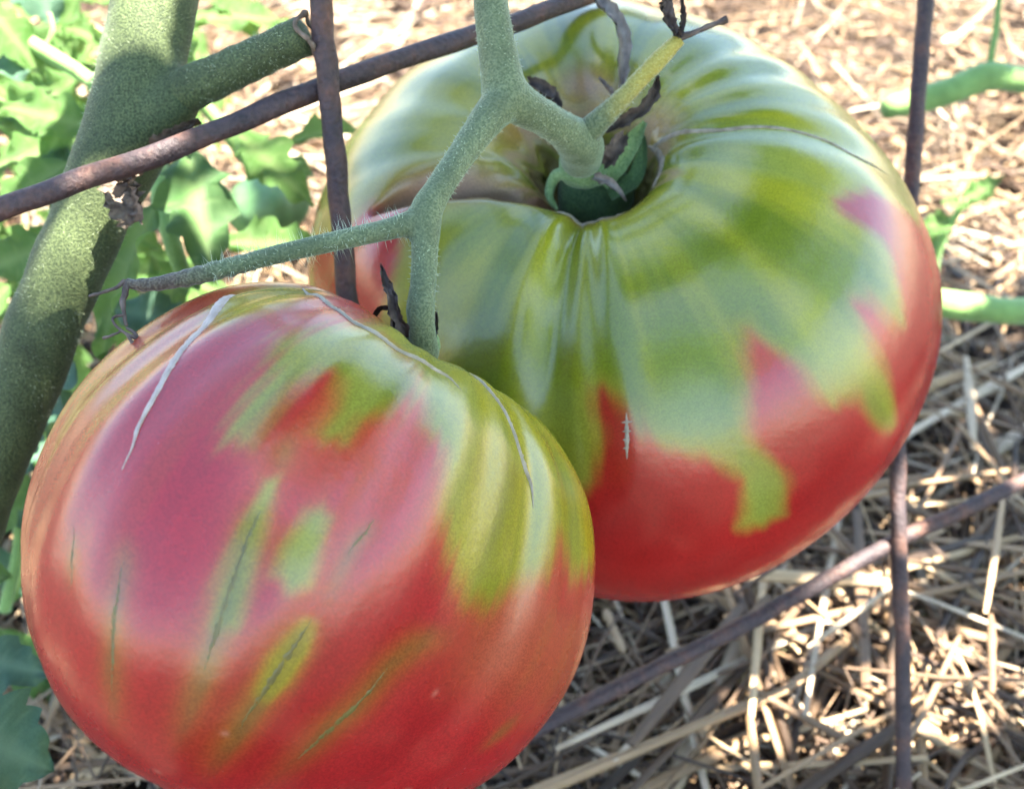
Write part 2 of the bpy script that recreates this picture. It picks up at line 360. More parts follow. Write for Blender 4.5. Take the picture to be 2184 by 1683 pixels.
for k in range(265):
    r = rng.random()
    if r < .55: px, py = rng.uniform(1150, 2250), rng.uniform(820, 1720)
    elif r < .85: px, py = rng.uniform(650, 2250), rng.uniform(-40, 520)
    else: px, py = rng.uniform(-60, 700), rng.uniform(-40, 300) if rng.random() < .6 else rng.uniform(1480, 1720)
    p = on_ground(px, py, rng.uniform(.012, .034)); az = rng.normal(.3, 1.0); L = rng.uniform(.04, .13)
    d = np.array([math.cos(az), math.sin(az), rng.normal(0, .10)])*L/2
    place_stalk(variants[int(rng.integers(24))], p, d, rng.uniform(.8, 1.25))

# ------------------------------------------------------------------ wire cage
cage = empty('wire_cage', at(1925, 1000, .275)*np.array([1, 1, 0]), label='rusty welded wire tomato cage around both tomatoes', cat='wire cage')
RW = .00205
def wire(name, pts, seed): return tube_obj(name, [at(*p) for p in pts], RW, M['rust'], cage, n=150, sides=14, bump=.075, seed=seed)
wire('upright_wire', [(625, -900, .180), (655, -450, .190), (683, 0, .2), (703, 200, .205), (722, 420, .21), (742, 640, .216), (765, 950, .235), (800, 1400, .27), (830, 1720, .30)], 1)
wire('upright_wire', [(2050, -900, .27), (2010, -450, .275), (1975, 0, .28), (1958, 200, .282), (1945, 400, .285), (1925, 750, .286), (1914, 1000, .284), (1918, 1150, .283), (1924, 1400, .285), (1928, 1700, .29), (1930, 2000, .30)], 2)
wire('cross_wire', [(-700, 640, .165), (-300, 560, .18), (0, 448, .190), (150, 393, .194), (320, 335, .198), (500, 265, .203), (700, 182, .2085), (860, 125, .216), (1000, 80, .224), (1150, 30, .233), (1300, -30, .245), (1500, -120, .265), (1900, -290, .2845), (2400, -450, .31)], 3)
wire('cross_wire', [(810, 1700, .272), (1000, 1625, .27), (1180, 1535, .268), (1400, 1425, .272), (1600, 1325, .276), (1800, 1215, .280), (1915, 1152, .2868), (2050, 1090, .290), (2184, 1025, .294), (2500, 880, .305), (2900, 720, .32)], 4)

# ------------------------------------------------------------------ leaves
def leaflet(rng, teeth=7, lobed=.28, cup=.12, droop=.25, wav=.03, n=34):
    """unit-length lobed tomato leaflet along +x, blade normal +z; returns V, F, vein"""
    t = np.linspace(0, 1, n); w = .5*np.sin(np.pi*t**.72)**.9*(1-.25*t)+.004
    saw = (t*teeth+rng.uniform(0, 1)) % 1; saw2 = (t*teeth+rng.uniform(0, 1)) % 1
    us = np.array([-1, -.66, -.33, 0, .33, .66, 1.]); V = []; ve = []
    for i in range(n):
        for u in us:
            ed = abs(u)**2.5; sgn = 1 if u > 0 else -1; sw = saw[i] if u > 0 else saw2[i]
            ww = w[i]*(1-lobed*ed*(1-sw)**1.0*sm(.0, .12, t[i])); y = u*ww
            x = t[i]+ed*.16*w[i]*(1-.3*t[i])
            vein = max(0., 1-abs(u)*7); sv = abs(((t[i]-abs(y)*.9)*5.2) % 1-.5); vein = max(vein, .55*max(0., 1-sv*7)*(abs(u) < .98))
            z = cup*abs(y)*1.2-droop*t[i]**2*.5+wav*math.sin(t[i]*17+u*2.5+rng.uniform(0, .15))*abs(u)-.012*vein
            V.append((x, y, z)); ve.append(vein)
    V = np.array(V); m = 7; i, j = np.meshgrid(np.arange(n-1), np.arange(m-1), indexing='ij')
    F = np.stack([i*m+j, (i+1)*m+j, (i+1)*m+j+1, i*m+j+1], -1).reshape(-1, 4); return V, F, np.array(ve)
LEAFMESH = {}
def leaf_mesh(kind, mat):
    if (kind, mat) not in LEAFMESH:
        rr = np.random.default_rng(40+kind); V, F, ve = leaflet(rr, int(rr.integers(3, 6)), rr.uniform(.25, .45), rr.uniform(.05, .35), rr.uniform(.1, .6), rr.uniform(.05, .10))
        me = mesh_data('leaf', V, F); a = me.attributes.new('vein', 'FLOAT', 'POINT'); a.data.foreach_set('value', ve.astype(np.float32)); me.materials.append(M[mat]); LEAFMESH[(kind, mat)] = me
    return LEAFMESH[(kind, mat)]
def leaf(parent, base, tip, width, normal, mat='leaf', kind=0, name='leaf'):
    base, tip = np.asarray(base, float), np.asarray(tip, float); x = tip-base; L = np.linalg.norm(x); x /= L
    z = np.asarray(normal, float); z = unit(z-x*(z @ x)); y = np.cross(z, x)
    o = bpy.data.objects.new(name, leaf_mesh(kind, mat)); COL.objects.link(o); o.parent = parent
    org = np.array(parent_origin(parent)); Mx = np.eye(4); Mx[:3, 0] = x*L; Mx[:3, 1] = y*width*1.25; Mx[:3, 2] = z*L*.8; Mx[:3, 3] = base-org
    o.matrix_local = Matrix(Mx.tolist()); return o
TOCAM = -FW
def pxleaf(parent, b, t, wpx, tilt=(0, 0), mat='leaf', kind=0):
    d = (b[2]+t[2])/2; nrm = TOCAM+tilt[0]*RT+tilt[1]*UP
    return leaf(parent, at(*b), at(*t), wpx/FPX*d, nrm, mat, kind)

# ------------------------------------------------------------------ main plant
plant = empty('tomato_plant', (-.165, .10, 0), label='thick fuzzy green tomato stem with cut side shoot behind the cross wire', cat='tomato plant')
def remesh(o, vox, it=4):
    m = o.modifiers.new('remesh', 'REMESH'); m.mode = 'VOXEL'; m.voxel_size = vox; m.use_smooth_shade = True
    s = o.modifiers.new('smooth', 'SMOOTH'); s.factor = .5; s.iterations = it
    dg = bpy.context.evaluated_depsgraph_get(); me = bpy.data.meshes.new_from_object(o.evaluated_get(dg)); mats = [x for x in o.data.materials]
    o.modifiers.clear(); old = o.data; o.data = me; me.name = o.name
    if not me.materials:
        for x in mats: me.materials.append(x)
    return o
mb = MB()
def addtube(mb, pts, rpx, n=60, sides=20, bump=.02, seed=0):
    P = [at(*p) for p in pts]; R = [r/FPX*p[2] for r, p in zip(rpx, pts)]
    V, F = tube(P, R, n=n, sides=sides, bump=bump, seed=seed); mb.add(V, F)
addtube(mb, [(640, -1500, .23), (470, -600, .222), (372, -200, .217), (332, 0, .215), (302, 150, .215), (285, 260, .214), (238, 360, .214), (190, 470, .215), (138, 590, .217), (85, 720, .219), (25, 870, .222), (-70, 1100, .228), (-200, 1500, .245)], [70, 80, 86, 87, 93, 96, 88, 80, 78, 78, 79, 80, 82, 85][:13], n=150, sides=28, bump=.03, seed=3)
addtube(mb, [(300, 270, .213), (350, 235, .212), (392, 195, .2115), (402, 190, .211)], [78, 66, 50, 46], n=30)
addtube(mb, [(290, 215, .213), (345, 262, .212), (390, 268, .211)], [85, 58, 26], n=24)
V = np.vstack(mb.V); ms = obj('main_stem', V, fix(V, np.vstack(mb.F)), M['stem'], plant); remesh(ms, .0009, 6)
mb = MB(); addtube(mb, [(375, 205, .212), (405, 190, .2105), (460, 165, .209), (540, 128, .207), (600, 100, .205), (648, 78, .2035)], [46, 47, 45, 43, 42, 43], n=50, sides=22, bump=.03, seed=8)
V = np.vstack(mb.V); cut = obj('cut_shoot', V, fix(V, np.vstack(mb.F)), M['stem'], ms); props(cut, label='stub of a side shoot cut off square')
# rim and pith of the cut end
c = at(650, 77, .2033); ax = unit(at(655, 74, .2031)-at(600, 100, .205)); a1 = unit(np.cross(ax, [0, 0, 1.])); a2 = np.cross(ax, a1)
th = np.linspace(0, 2*np.pi, 25); rr = 43/FPX*.2035
ring = [c+ax*.0012*(1+.6*math.sin(3*t+1))+rr*(1.0+.05*math.sin(5*t))*(math.cos(t)*a1+math.sin(t)*a2) for t in th]
tube_obj('cut_rim', ring, .00045, M['scrap'], ms, n=60, sides=6, bump=.3)
# scrap of dead leaf hanging at the wire
def rag(name, pts, wpx, mat, parent, rng, n=18, curlz=.002, ragged=.25):
    P = catmull([at(*p) for p in pts], n); wd = np.interp(np.linspace(0, 1, n), np.linspace(0, 1, len(wpx)), wpx)/FPX*pts[0][2]
    T = unit(np.gradient(P, axis=0)); S = unit(np.cross(T, TOCAM)); N = np.cross(S, T); m = 7; us = np.linspace(-1, 1, m); V = []
    for side in (1, -1):
        for i in range(n):
            for u in us:
                jag = 1+ragged*rng.normal() if abs(u) > .9 else 1
                V.append(P[i]+S[i]*u*wd[i]*.5*jag+N[i]*(curlz*(abs(u)**2)+ragged*curlz*rng.normal()+side*.00018))
    F = []
    for k in range(2):
        o = k*n*m
        for i in range(n-1):
            for j in range(m-1):
                q = (o+i*m+j, o+i*m+j+1, o+(i+1)*m+j+1, o+(i+1)*m+j); F.append(q if k == 0 else q[::-1])
    return obj(name, np.array(V), F, mat, parent)
rg = np.random.default_rng(3)
rag('dead_leaf_scrap', [(262, 378, .2055), (270, 420, .204), (282, 450, .204), (292, 474, .205)], [30, 70, 62, 34], M['scrap'], ms, rg, curlz=.003)
rag('dead_leaf_scrap', [(330, 350, .203), (290, 372, .203), (255, 392, .204)], [14, 26, 10], M['scrap'], ms, rg, curlz=.002)
rag('dead_leaf_scrap', [(330, 318, .206), (370, 292, .206), (430, 262, .206)], [20, 22, 8], M['scrap'], ms, rg, curlz=.002)

cen = at(640, -1500, .23)

# ------------------------------------------------------------------ foliage behind on the left
back = empty('leafy_plant', (-.30, .36, 0), label='bright leafy tomato foliage growing behind the thick stem at left', cat='plant')
for b, t, w, tl, mt, kd in [
    ((400, 325, .262), (455, 600, .255), 165, (.1, .35), 'leafspot', 0),
    ((505, 285, .272), (672, 418, .270), 125, (.2, .5), 'leaf', 1),
    ((620, 305, .33), (790, 258, .34), 64, (0, .6), 'leaf', 2),
    ((400, 40, .40), (610, 12, .40), 95, (0, .7), 'leaf', 3),
    ((430, -60, .41), (560, 60, .40), 90, (.3, .6), 'leaf', 4),
    ((335, 430, .26), (165, 730, .245), 150, (-.5, .2), 'leaf', 5),
    ((200, 275, .285), (-20, 205, .28), 105, (-.2, .5), 'leaf', 6),
    ((195, 300, .30), (-50, 335, .29), 130, (-.2, .6), 'leaf', 1),
    ((150, 345, .28), (-30, 455, .27), 110, (-.3, .4), 'leaf', 2),
    ((120, 520, .275), (-70, 570, .265), 150, (-.2, .5), 'leaf', 3),
    ((60, -90, .30), (108, 45, .30), 140, (0, .4), 'leafblue', 4),
    ((480, 520, .30), (705, 508, .30), 95, (0, .5), 'leaf', 5),
    ((240, 660, .27), (440, 690, .265), 100, (0, .3), 'leafblue', 6),
    ((420, 560, .28), (300, 690, .275), 110, (0, .4), 'leaf', 7),
    ((160, 770, .255), (45, 940, .25), 130, (-.4, .3), 'leafblue', 0),
    ((110, 850, .27), (-20, 1010, .26), 120, (-.3, .5), 'leafblue', 1),
    ((60, 1010, .29), (-60, 1180, .28), 130, (-.2, .6), 'leaf', 2),
    ((-70, 1400, .23), (100, 1432, .225), 115, (-.1, .5), 'leafblue', 3),
    ((-120, 1540, .20), (120, 1640, .205), 235, (.1, .6), 'leafblue', 4),
    ((130, 120, .36), (10, 300, .34), 110, (-.2, .6), 'leaf', 5),
    ((640, 330, .36), (560, 470, .35), 120, (0, .6), 'leaf', 6)]:
    pxleaf(back, b, t, w, tl, mt, kd)
rng = np.random.default_rng(31)
for k in range(120):
    px, py = rng.uniform(-260, 420), rng.uniform(-60, 1480); d = rng.uniform(.28, .42)
    if px > 140 and py > 650: px -= 230
    a = rng.uniform(-.6, 3.6); L = rng.uniform(120, 240)
    pxleaf(back, (px, py, d), (px+L*math.cos(a), py+L*math.sin(a), d+rng.uniform(-.02, .02)), L*rng.uniform(.34, .5), (rng.normal(0, .4), .5+rng.normal(0, .3)), 'leaf' if rng.random() < .75 else 'leafblue', int(rng.integers(0, 8)))
for k in range(70):
    px, py = rng.uniform(-120, 470), rng.uniform(-120, 330); d = rng.uniform(.33, .5); a = rng.uniform(-.6, 3.6); L = rng.uniform(90, 190)
    if px > 380 and py > 60: continue
    pxleaf(back, (px, py, d), (px+L*math.cos(a), py+L*math.sin(a), d+rng.uniform(-.02, .02)), L*rng.uniform(.34, .5), (rng.normal(0, .4), .5+rng.normal(0, .3)), 'leaf', int(rng.integers(0, 8)))
def stalkpx(parent, name, pts, rpx, mat, n=30, sides=10, seed=0, bump=.03):
    P = [at(*p) for p in pts]; R = [r/FPX*p[2] for r, p in zip(rpx, pts)]
    return tube_obj(name, P, R, M[mat], parent, n=n, sides=sides, bump=bump, seed=seed)
stalkpx(back, 'petiole', [(-200, 0, .31), (0, 62, .305), (110, 120, .30), (205, 185, .295), (330, 330, .29)], [20, 19, 17, 15, 10], 'pale')
stalkpx(back, 'petiole', [(105, 30, .30), (112, 70, .30), (95, 108, .301)], [6, 6, 7], 'pale')
stalkpx(back, 'petiole', [(335, 340, .275), (345, 430, .272), (365, 510, .27), (400, 610, .27)], [20, 22, 20, 16], 'pale')
stalkpx(back, 'petiole', [(-60, 170, .33), (40, 120, .33), (60, 100, .335)], [9, 8, 6], 'pale')
stalkpx(back, 'petiole', [(20, 1000, .30), (40, 1150, .31), (10, 1300, .32)], [10, 12, 14], 'pale')
tube_obj('stem', [np.array([-.30, .36, -.01]), np.array([-.29, .35, .12]), at(-330, 300, .31), at(-200, 0, .31)], [.008, .0075, .006, .004], M['pale'], back, n=40, sides=12)
for k in range(10):
    s = np.array([-.295+.01*rng.normal(), .355, rng.uniform(.04, .18)]); px, py, d = rng.uniform(-150, 250), rng.uniform(200, 1350), rng.uniform(.31, .38)
    if px > 100: px -= 150
    e = at(px, py, d); tube_obj('petiole', [s, (s+e)/2+np.array([0, 0, .015]), e], [.003, .0025, .0015], M['pale'], back, n=16, sides=7)

# pale unripe fruit hanging in that foliage
def simple_fruit(name, c, r, axis, ribs, mat, **kw):
    ph, s = np.meshgrid(np.linspace(0, 2*np.pi, 64, endpoint=False), np.linspace(0, np.pi, 40), indexing='ij')
    rr = 1+.035*np.cos(ribs*ph)*np.sin(s)**1.5; dim = -.22*np.exp(-(s/.28)**2)
    L = np.stack([rr*np.sin(s)*np.cos(ph), rr*np.sin(s)*np.sin(ph), .82*np.cos(s)+dim], -1)*r
    a = unit(axis); x = unit(np.cross(a, [1, 0, .2])); y = np.cross(a, x); V = c+L @ np.stack([x, y, a], 0)
    n, m = ph.shape; i, j = np.meshgrid(np.arange(n), np.arange(m-1), indexing='ij'); i2 = (i+1) % n
    F = np.stack([i*m+j, i*m+j+1, i2*m+j+1, i2*m+j], -1).reshape(-1, 4); root = empty(name, c-np.array([0, 0, r]), **kw)
    o = obj('flesh', V.reshape(-1, 3), F, mat, root); tip = c+a*r*.6
    tube_obj('stalk', [tip-a*r*.1, tip+a*r*.5, tip+a*r*1.2+np.array([-.01, 0, .012])], [.003, .0026, .002], M['pale'], root, n=14, sides=8); return root
simple_fruit('green_tomato', at(575, 435, .335), .0130, UP*.9+RT*-.4+TOCAM*.2, 7, M['greenfruit'], label='small pale unripe green tomato among leaves behind the wire', cat='tomato')

# ------------------------------------------------------------------ neighbouring plant at right
nb = empty('neighbour_plant', (.36, .40, 0), label='green branches of a neighbouring plant reaching in at right edge', cat='plant')
g1 = stalkpx(nb, 'branch', [(1885, 232, .40), (1960, 215, .40), (2040, 190, .40), (2110, 162, .40), (2184, 172, .405), (2400, 190, .42), (2750, 200, .46)], [24, 28, 29, 31, 27, 30, 34], 'pale', n=60, sides=16, seed=5)
g2 = stalkpx(nb, 'side_shoot', [(2108, 160, .40), (2116, 110, .398), (2126, 50, .396), (2135, -60, .39)], [10, 7.5, 7, 6], 'pale')
g3 = stalkpx(nb, 'branch', [(1975, 640, .36), (2030, 650, .36), (2110, 660, .362), (2190, 664, .365), (2450, 650, .39), (2720, 560, .44)], [27, 31, 30, 29, 31, 34], 'pale', n=60, sides=16, seed=6)
tube_obj('stem', [np.array([.36, .40, -.01]), at(2740, 560, .44), at(2770, 200, .46), at(2800, -200, .48)], [.009, .0085, .008, .007], M['pale'], nb, n=30, sides=14)
# young weed by the fruit
weed = empty('weed_seedling', on_ground(2000, 560, .0), label='young weed with small jagged leaves beside the right upright wire', cat='weed')
gp = on_ground(2000, 560, 0.); 
d0 = .43
stalkpx(weed, 'stem', [(1985, 640, .44), (2000, 540, .43), (2030, 475, .425), (2062, 425, .42)], [7, 9, 8, 6], 'pale')
tube_obj('root', [at(1985, 640, .44), (at(1985, 640, .44)+gp)/2, gp], [.0012, .0014, .0014], M['pale'], weed, n=12, sides=7)
for b, t, w, tl, kd in [((2058, 425, .42), (2130, 385, .42), 60, (.1, .5), 1), ((2045, 450, .42), (2150, 360, .425), 38, (.2, .7), 2), ((2035, 470, .425), (1965, 480, .42), 55, (0, .5), 3), ((2020, 500, .43), (1975, 520, .43), 50, (0, .6), 4), ((2050, 440, .42), (2010, 425, .42), 36, (0, .6), 5)]:
    pxleaf(weed, b, t, w, tl, 'leaf', kd)
sp = empty('grass_sprout', on_ground(1985, 1690, .0), label='tiny green sprout with two blades in straw near bottom edge', cat='sprout')
b0 = on_ground(1990, 1690, .0)
stalkpx(sp, 'stem', [(1990, 1690, .335), (1988, 1660, .33), (1984, 1620, .325)], [5, 5, 4], 'scrap' if False else 'pale', n=10, sides=6)
pxleaf(sp, (1985, 1640, .326), (1946, 1570, .322), 30, (0, .4), 'leaf', 7); pxleaf(sp, (1985, 1640, .326), (1982, 1540, .320), 22, (.5, .2), 'leaf', 6)

# ------------------------------------------------------------------ the two big tomatoes
def frame(axis_cam):
    a = unit(axis_cam); x = np.array([0, 0, 1.]); x = unit(x-a*(a @ x)); y = np.cross(a, x); Mb = np.stack([RT, UP, -FW], 0)
    return np.stack([x @ Mb, y @ Mb, a @ Mb], 0)
def surf(F, phi, s):
    """fruit surface: phi longitude, s 0 (stem cavity) .. 1 (blossom end); local coordinates"""
    pr = F['_prof']; n = len(pr); q = np.clip(s, 0, 1)*(n-1); i = np.clip(q.astype(int), 0, n-2); u = q-i
    rho = pr[i, 0]*(1-u)+pr[i+1, 0]*u; z = pr[i, 1]*(1-u)+pr[i+1, 1]*u; m = np.ones_like(phi)
    for k, (a, b) in enumerate(F['harm'], 1): m = m+a*np.cos(k*phi)+b*np.sin(k*phi)
    r0, r1, r2, r3 = F['rib']; fade = sm(r0, r1, s)*(1-sm(r2, r3, s)); g = np.zeros_like(phi)
    for p0, dep, w in F['grooves']:
        d = wrap(phi-p0)/w; g = g-dep*np.exp(-d*d)+dep*.16*np.exp(-(np.abs(d)-1.9)**2)
    ribs = g*fade; m = m+ribs*.7; zz = z+ribs*F['ribz']*np.where(z > 0, 1, -1)*sm(0, .25, np.abs(z))
    for p0, s0, wp, ws, h in F['lumps']:
        e = h*np.exp(-(wrap(phi-p0)/wp)**2-((s-s0)/ws)**2); m = m+e; zz = zz+e*.5*np.sign(z)*sm(0, .25, np.abs(z))
    r = rho*m; k = sm(0, .3, rho); sx, sy = F['shear']
    return np.stack([r*np.cos(phi), r*np.sin(phi), zz+sx*r*np.cos(phi)*k+sy*r*np.sin(phi)*k], -1)*F['a']
def surf_n(F, phi, s, e=.004):
    a = surf(F, phi+e, s)-surf(F, phi-e, s); b = surf(F, phi, np.minimum(s+e, 1))-surf(F, phi, np.maximum(s-e, 0)); return unit(np.cross(b, a))
def to_world(F, L): return F['_c']+L @ F['_B']
F2 = dict(center=(1314.7, 600.1, .255), axis=[-.2, .52, .83], a=.0729,
          prof=[(0, .30), (.07, .305), (.115, .345), (.155, .44), (.20, .535), (.275, .59), (.39, .605), (.57, .565), (.78, .42), (.94, .18), (1, -.06), (.95, -.30), (.78, -.50), (.5, -.61), (.2, -.64), (0, -.63)],
          harm=[(-.049, -.0101), (.0575, .0348), (.0035, -.0074), (-.0022, -.0185)], shear=(-.0143, -.0234), rib=(.06, .17, .28, .56), ribz=1.0,
          grooves=[(-0.52, 0.05, 0.1), (-0.352, 0.026, 0.085), (0.11, 0.00372, 0.264), (0.72, 0.0062, 0.168), (1.05, 0.00868, 0.144), (1.3, 0.0211, 0.108), (1.54, 0.0149, 0.108), (1.76, 0.0161, 0.102), (2, 0.0149, 0.108), (2.25, 0.0112, 0.132), (2.53, 0.0211, 0.144), (-3.1, 0.0174, 0.168), (-2.78, 0.0112, 0.144), (-2.47, 0.0161, 0.132), (-2.24, 0.0112, 0.108), (-2.05, 0.0136, 0.108), (-1.8, 0.0174, 0.108), (-1.4, 0.00744, 0.144), (-1.05, 0.00992, 0.168)],
          lumps=[])
F1 = dict(center=(681, 1143, .180), axis=[.5, .866, -.12], a=.0509*.9,
          prof=[(0, .45), (.06, .46), (.12, .55), (.2, .68), (.32, .76), (.52, .74), (.76, .58), (.93, .3), (1, -.0), (.95, -.34), (.8, -.60), (.55, -.80), (.25, -.88), (.1, -.88), (0, -.87)],
          harm=[(-.0329, .0046), (-.0016, -.062), (.0562, -.0211), (.0144, -.0124)], shear=(-.0408, -.0068), rib=(.05, .18, .40, .98), ribz=.6,
          grooves=[(.93, .022, .12), (.54, .009, .13), (.18, .018, .10), (-.05, .020, .10), (-.30, .018, .10), (-.50, .020, .10), (-.78, .026, .11), (-1.10, .035, .13), (1.25, .010, .09), (1.75, .03, .1), (-1.5, .05, .1), (-1.9, .05, .1), (2.0, .05, .1), (2.6, .05, .12), (-2.5, .05, .12), (.33, .006, .08)],
          lumps=[(2.75, .33, .62, .26, -.15), (.05, .16, .35, .07, -.05)])
for F in (F1, F2): F['_prof'] = catmull(F['prof'], 400); F['_c'] = at(*F['center']); F['_B'] = frame(F['axis'])

def polydist(F, PH, S, poly, closed=True):
    """distance in metres to a polyline / signed distance to a polygon drawn on the fruit's own longitude-latitude chart"""
    P = np.asarray(poly, float); rho = np.interp(S, np.linspace(0, 1, len(F['_prof'])), F['_prof'][:, 0])*F['a']; Lm = F['_len']*F['a']
    D = np.full(PH.shape, 9.); inside = np.zeros(PH.shape, bool); n = len(P); edges = range(n if closed else n-1)
    for i in edges:
        a, b = P[i], P[(i+1) % n]
        ax, ay = (PH-a[0])*rho, (S-a[1])*Lm; bx, by = (b[0]-a[0])*rho, (b[1]-a[1])*Lm
        t = np.clip((ax*bx+ay*by)/np.maximum(bx*bx+by*by, 1e-14), 0, 1); D = np.minimum(D, np.hypot(ax-t*bx, ay-t*by))
        if closed and a[1] != b[1]:
            c = ((a[1] > S) != (b[1] > S)) & (PH < (b[0]-a[0])*(S-a[1])/(b[1]-a[1])+a[0]); inside ^= c
    return np.where(inside, -D, D) if closed else D
def streak(PH, S, kmin, kmax, n, seed, drift=2.):
    r = np.random.default_rng(seed); out = np.zeros_like(PH)
    for _ in range(n):
        k = r.integers(kmin, kmax); out += np.cos(k*PH+r.uniform(0, 6.3)+drift*np.sin(S*r.uniform(3, 9)+r.uniform(0, 6)))
    return out/math.sqrt(n/2)
def blotch(P, scale, seed, n=14):
    r = np.random.default_rng(seed); out = np.zeros(P.shape[:-1])
    for _ in range(n): out += np.cos(P @ (r.normal(0, 1, 3)*scale)+r.uniform(0, 6.3))
    return out/math.sqrt(n/2)
def mixc(c, w, col): return c*(1-w[..., None])+np.asarray(col, float)*w[..., None] if np.ndim(col) == 1 else c*(1-w[..., None])+col*w[..., None]
def build_fruit(name, F, paint, label, NP=760, NS=430):
    F['_len'] = np.linalg.norm(np.diff(F['_prof'], axis=0), axis=1).sum()
    PH, S = np.meshgrid(np.linspace(-np.pi, np.pi, NP, endpoint=False), np.linspace(0, 1, NS), indexing='ij')
    L = surf(F, PH, S); col, dry, disp = paint(F, PH, S, L)
    L = L+surf_n(F, PH, S)*disp[..., None]; V = to_world(F, L)
    i, j = np.meshgrid(np.arange(NP), np.arange(NS-1), indexing='ij'); i2 = (i+1) % NP
    Fc = np.stack([i*NS+j, i*NS+j+1, i2*NS+j+1, i2*NS+j], -1).reshape(-1, 4)
    root = empty(name, F['_c']*np.array([1, 1, 0])+np.array([0, 0, V[..., 2].min()]), label=label, cat='tomato')
    o = obj('flesh', V.reshape(-1, 3), Fc, M['skin'], root); me = o.data
    a = me.attributes.new('pigment', 'FLOAT_COLOR', 'POINT'); a.data.foreach_set('color', np.concatenate([np.clip(col, 0, 1), np.ones(PH.shape+(1,))], -1).astype(np.float32).ravel())
    a = me.attributes.new('dry', 'FLOAT', 'POINT'); a.data.foreach_set('value', dry.astype(np.float32).ravel())
    F['_root'] = root; return root
def scar(F, name, pts, wid, mat, h=.00035, n=60, seed=0, sink=.0003, rough=.07):
    r = np.random.default_rng(seed); C = catmull(np.asarray(pts, float), n)+(np.stack([np.convolve(r.normal(0, .006, n+6), np.ones(7)/7, 'valid'), np.zeros(n)], -1) if rough > .2 else 0); w = np.interp(np.linspace(0, 1, n), np.linspace(0, 1, len(wid)), wid)
    P = surf(F, C[:, 0], C[:, 1]); N = surf_n(F, C[:, 0], C[:, 1]); T = unit(np.gradient(P, axis=0)); B = np.cross(N, T); us = np.array([-1, -.6, -.2, .25, .6, 1.]); V = []
    for i in range(n):
        jig = 1+rough*r.normal()
        for u in us:
            hh = -sink if abs(u) == 1 else h*(1-.5*u*u)*(1+3*rough*r.normal())*min(1, w[i]/.0006)
            V.append(P[i]+B[i]*u*w[i]*.5*jig+N[i]*hh)
    m = len(us); i, j = np.meshgrid(np.arange(n-1), np.arange(m-1), indexing='ij')
    Fc = np.stack([i*m+j, i*m+j+1, (i+1)*m+j+1, (i+1)*m+j], -1).reshape(-1, 4)
    return obj(name, to_world(F, np.array(V)), Fc, mat, F['_root'])

RED = (.275, .010, .008); ORANGE = (.29, .095, .014); TAN = (.26, .10, .035)
G_D = np.array([.100, .132, .007]); G_L = np.array([.225, .222, .011]); G_P = np.array([.19, .22, .05])
def green_field(F, PH, S, L, seed, contrast=1.):
    a = streak(PH, S, 6, 26, 10, seed); b = streak(PH, S, 40, 120, 12, seed+1, 3.); c = blotch(L, 1/.012, seed+2)
    t = sm(-1.2, 1.3, .65*a*contrast+.12*b+.60*c)
    col = G_D*(1-t[..., None])+G_L*t[..., None]
    p = sm(.2, 1.6, blotch(L, 1/.016, seed+3)+.4*streak(PH, S, 8, 30, 8, seed+4)); return mixc(col, p*.45, G_P)
RED2 = [(-.409, .394), (-.357, .344), (-.352, .312), (-.317, .308), (-.272, .328), (-.186, .354), (-.083, .389), (.009, .412), (.06, .422), (.026, .444), (-.009, .472), (.026, .482), (.129, .488), (.111, .427), (.117, .379), (.134, .358), (.192, .335), (.237, .302), (.272, .302), (.306, .348), (.392, .406), (.472, .427), (.5, .456), (.546, .496), (.557, .449), (.609, .384), (.632, .359), (.695, .374), (.763, .416), (.826, .399), (.912, .359), (.935, .312), (.952, .307), (1.106, .335), (1.118, .37), (1.152, .428), (1.261, .446),
        (1.45, .47), (1.6, .44), (1.75, .50), (1.95, .46), (2.1, .52), (2.35, .45), (2.6, .52), (2.85, .46), (3.1, .50), (3.4, .47), (3.4, 1.05), (-3.4, 1.05), (-3.4, .48), (-3.1, .45), (-2.8, .50), (-2.5, .44), (-2.25, .47), (-2.1, .41), (-1.95, .43), (-1.84, .35), (-1.82, .292), (-1.63, .255), (-1.506, .297), (-1.40, .335), (-1.3, .44), (-1.15, .50), (-1.0, .47), (-.85, .50), (-.7, .46), (-.55, .43)]
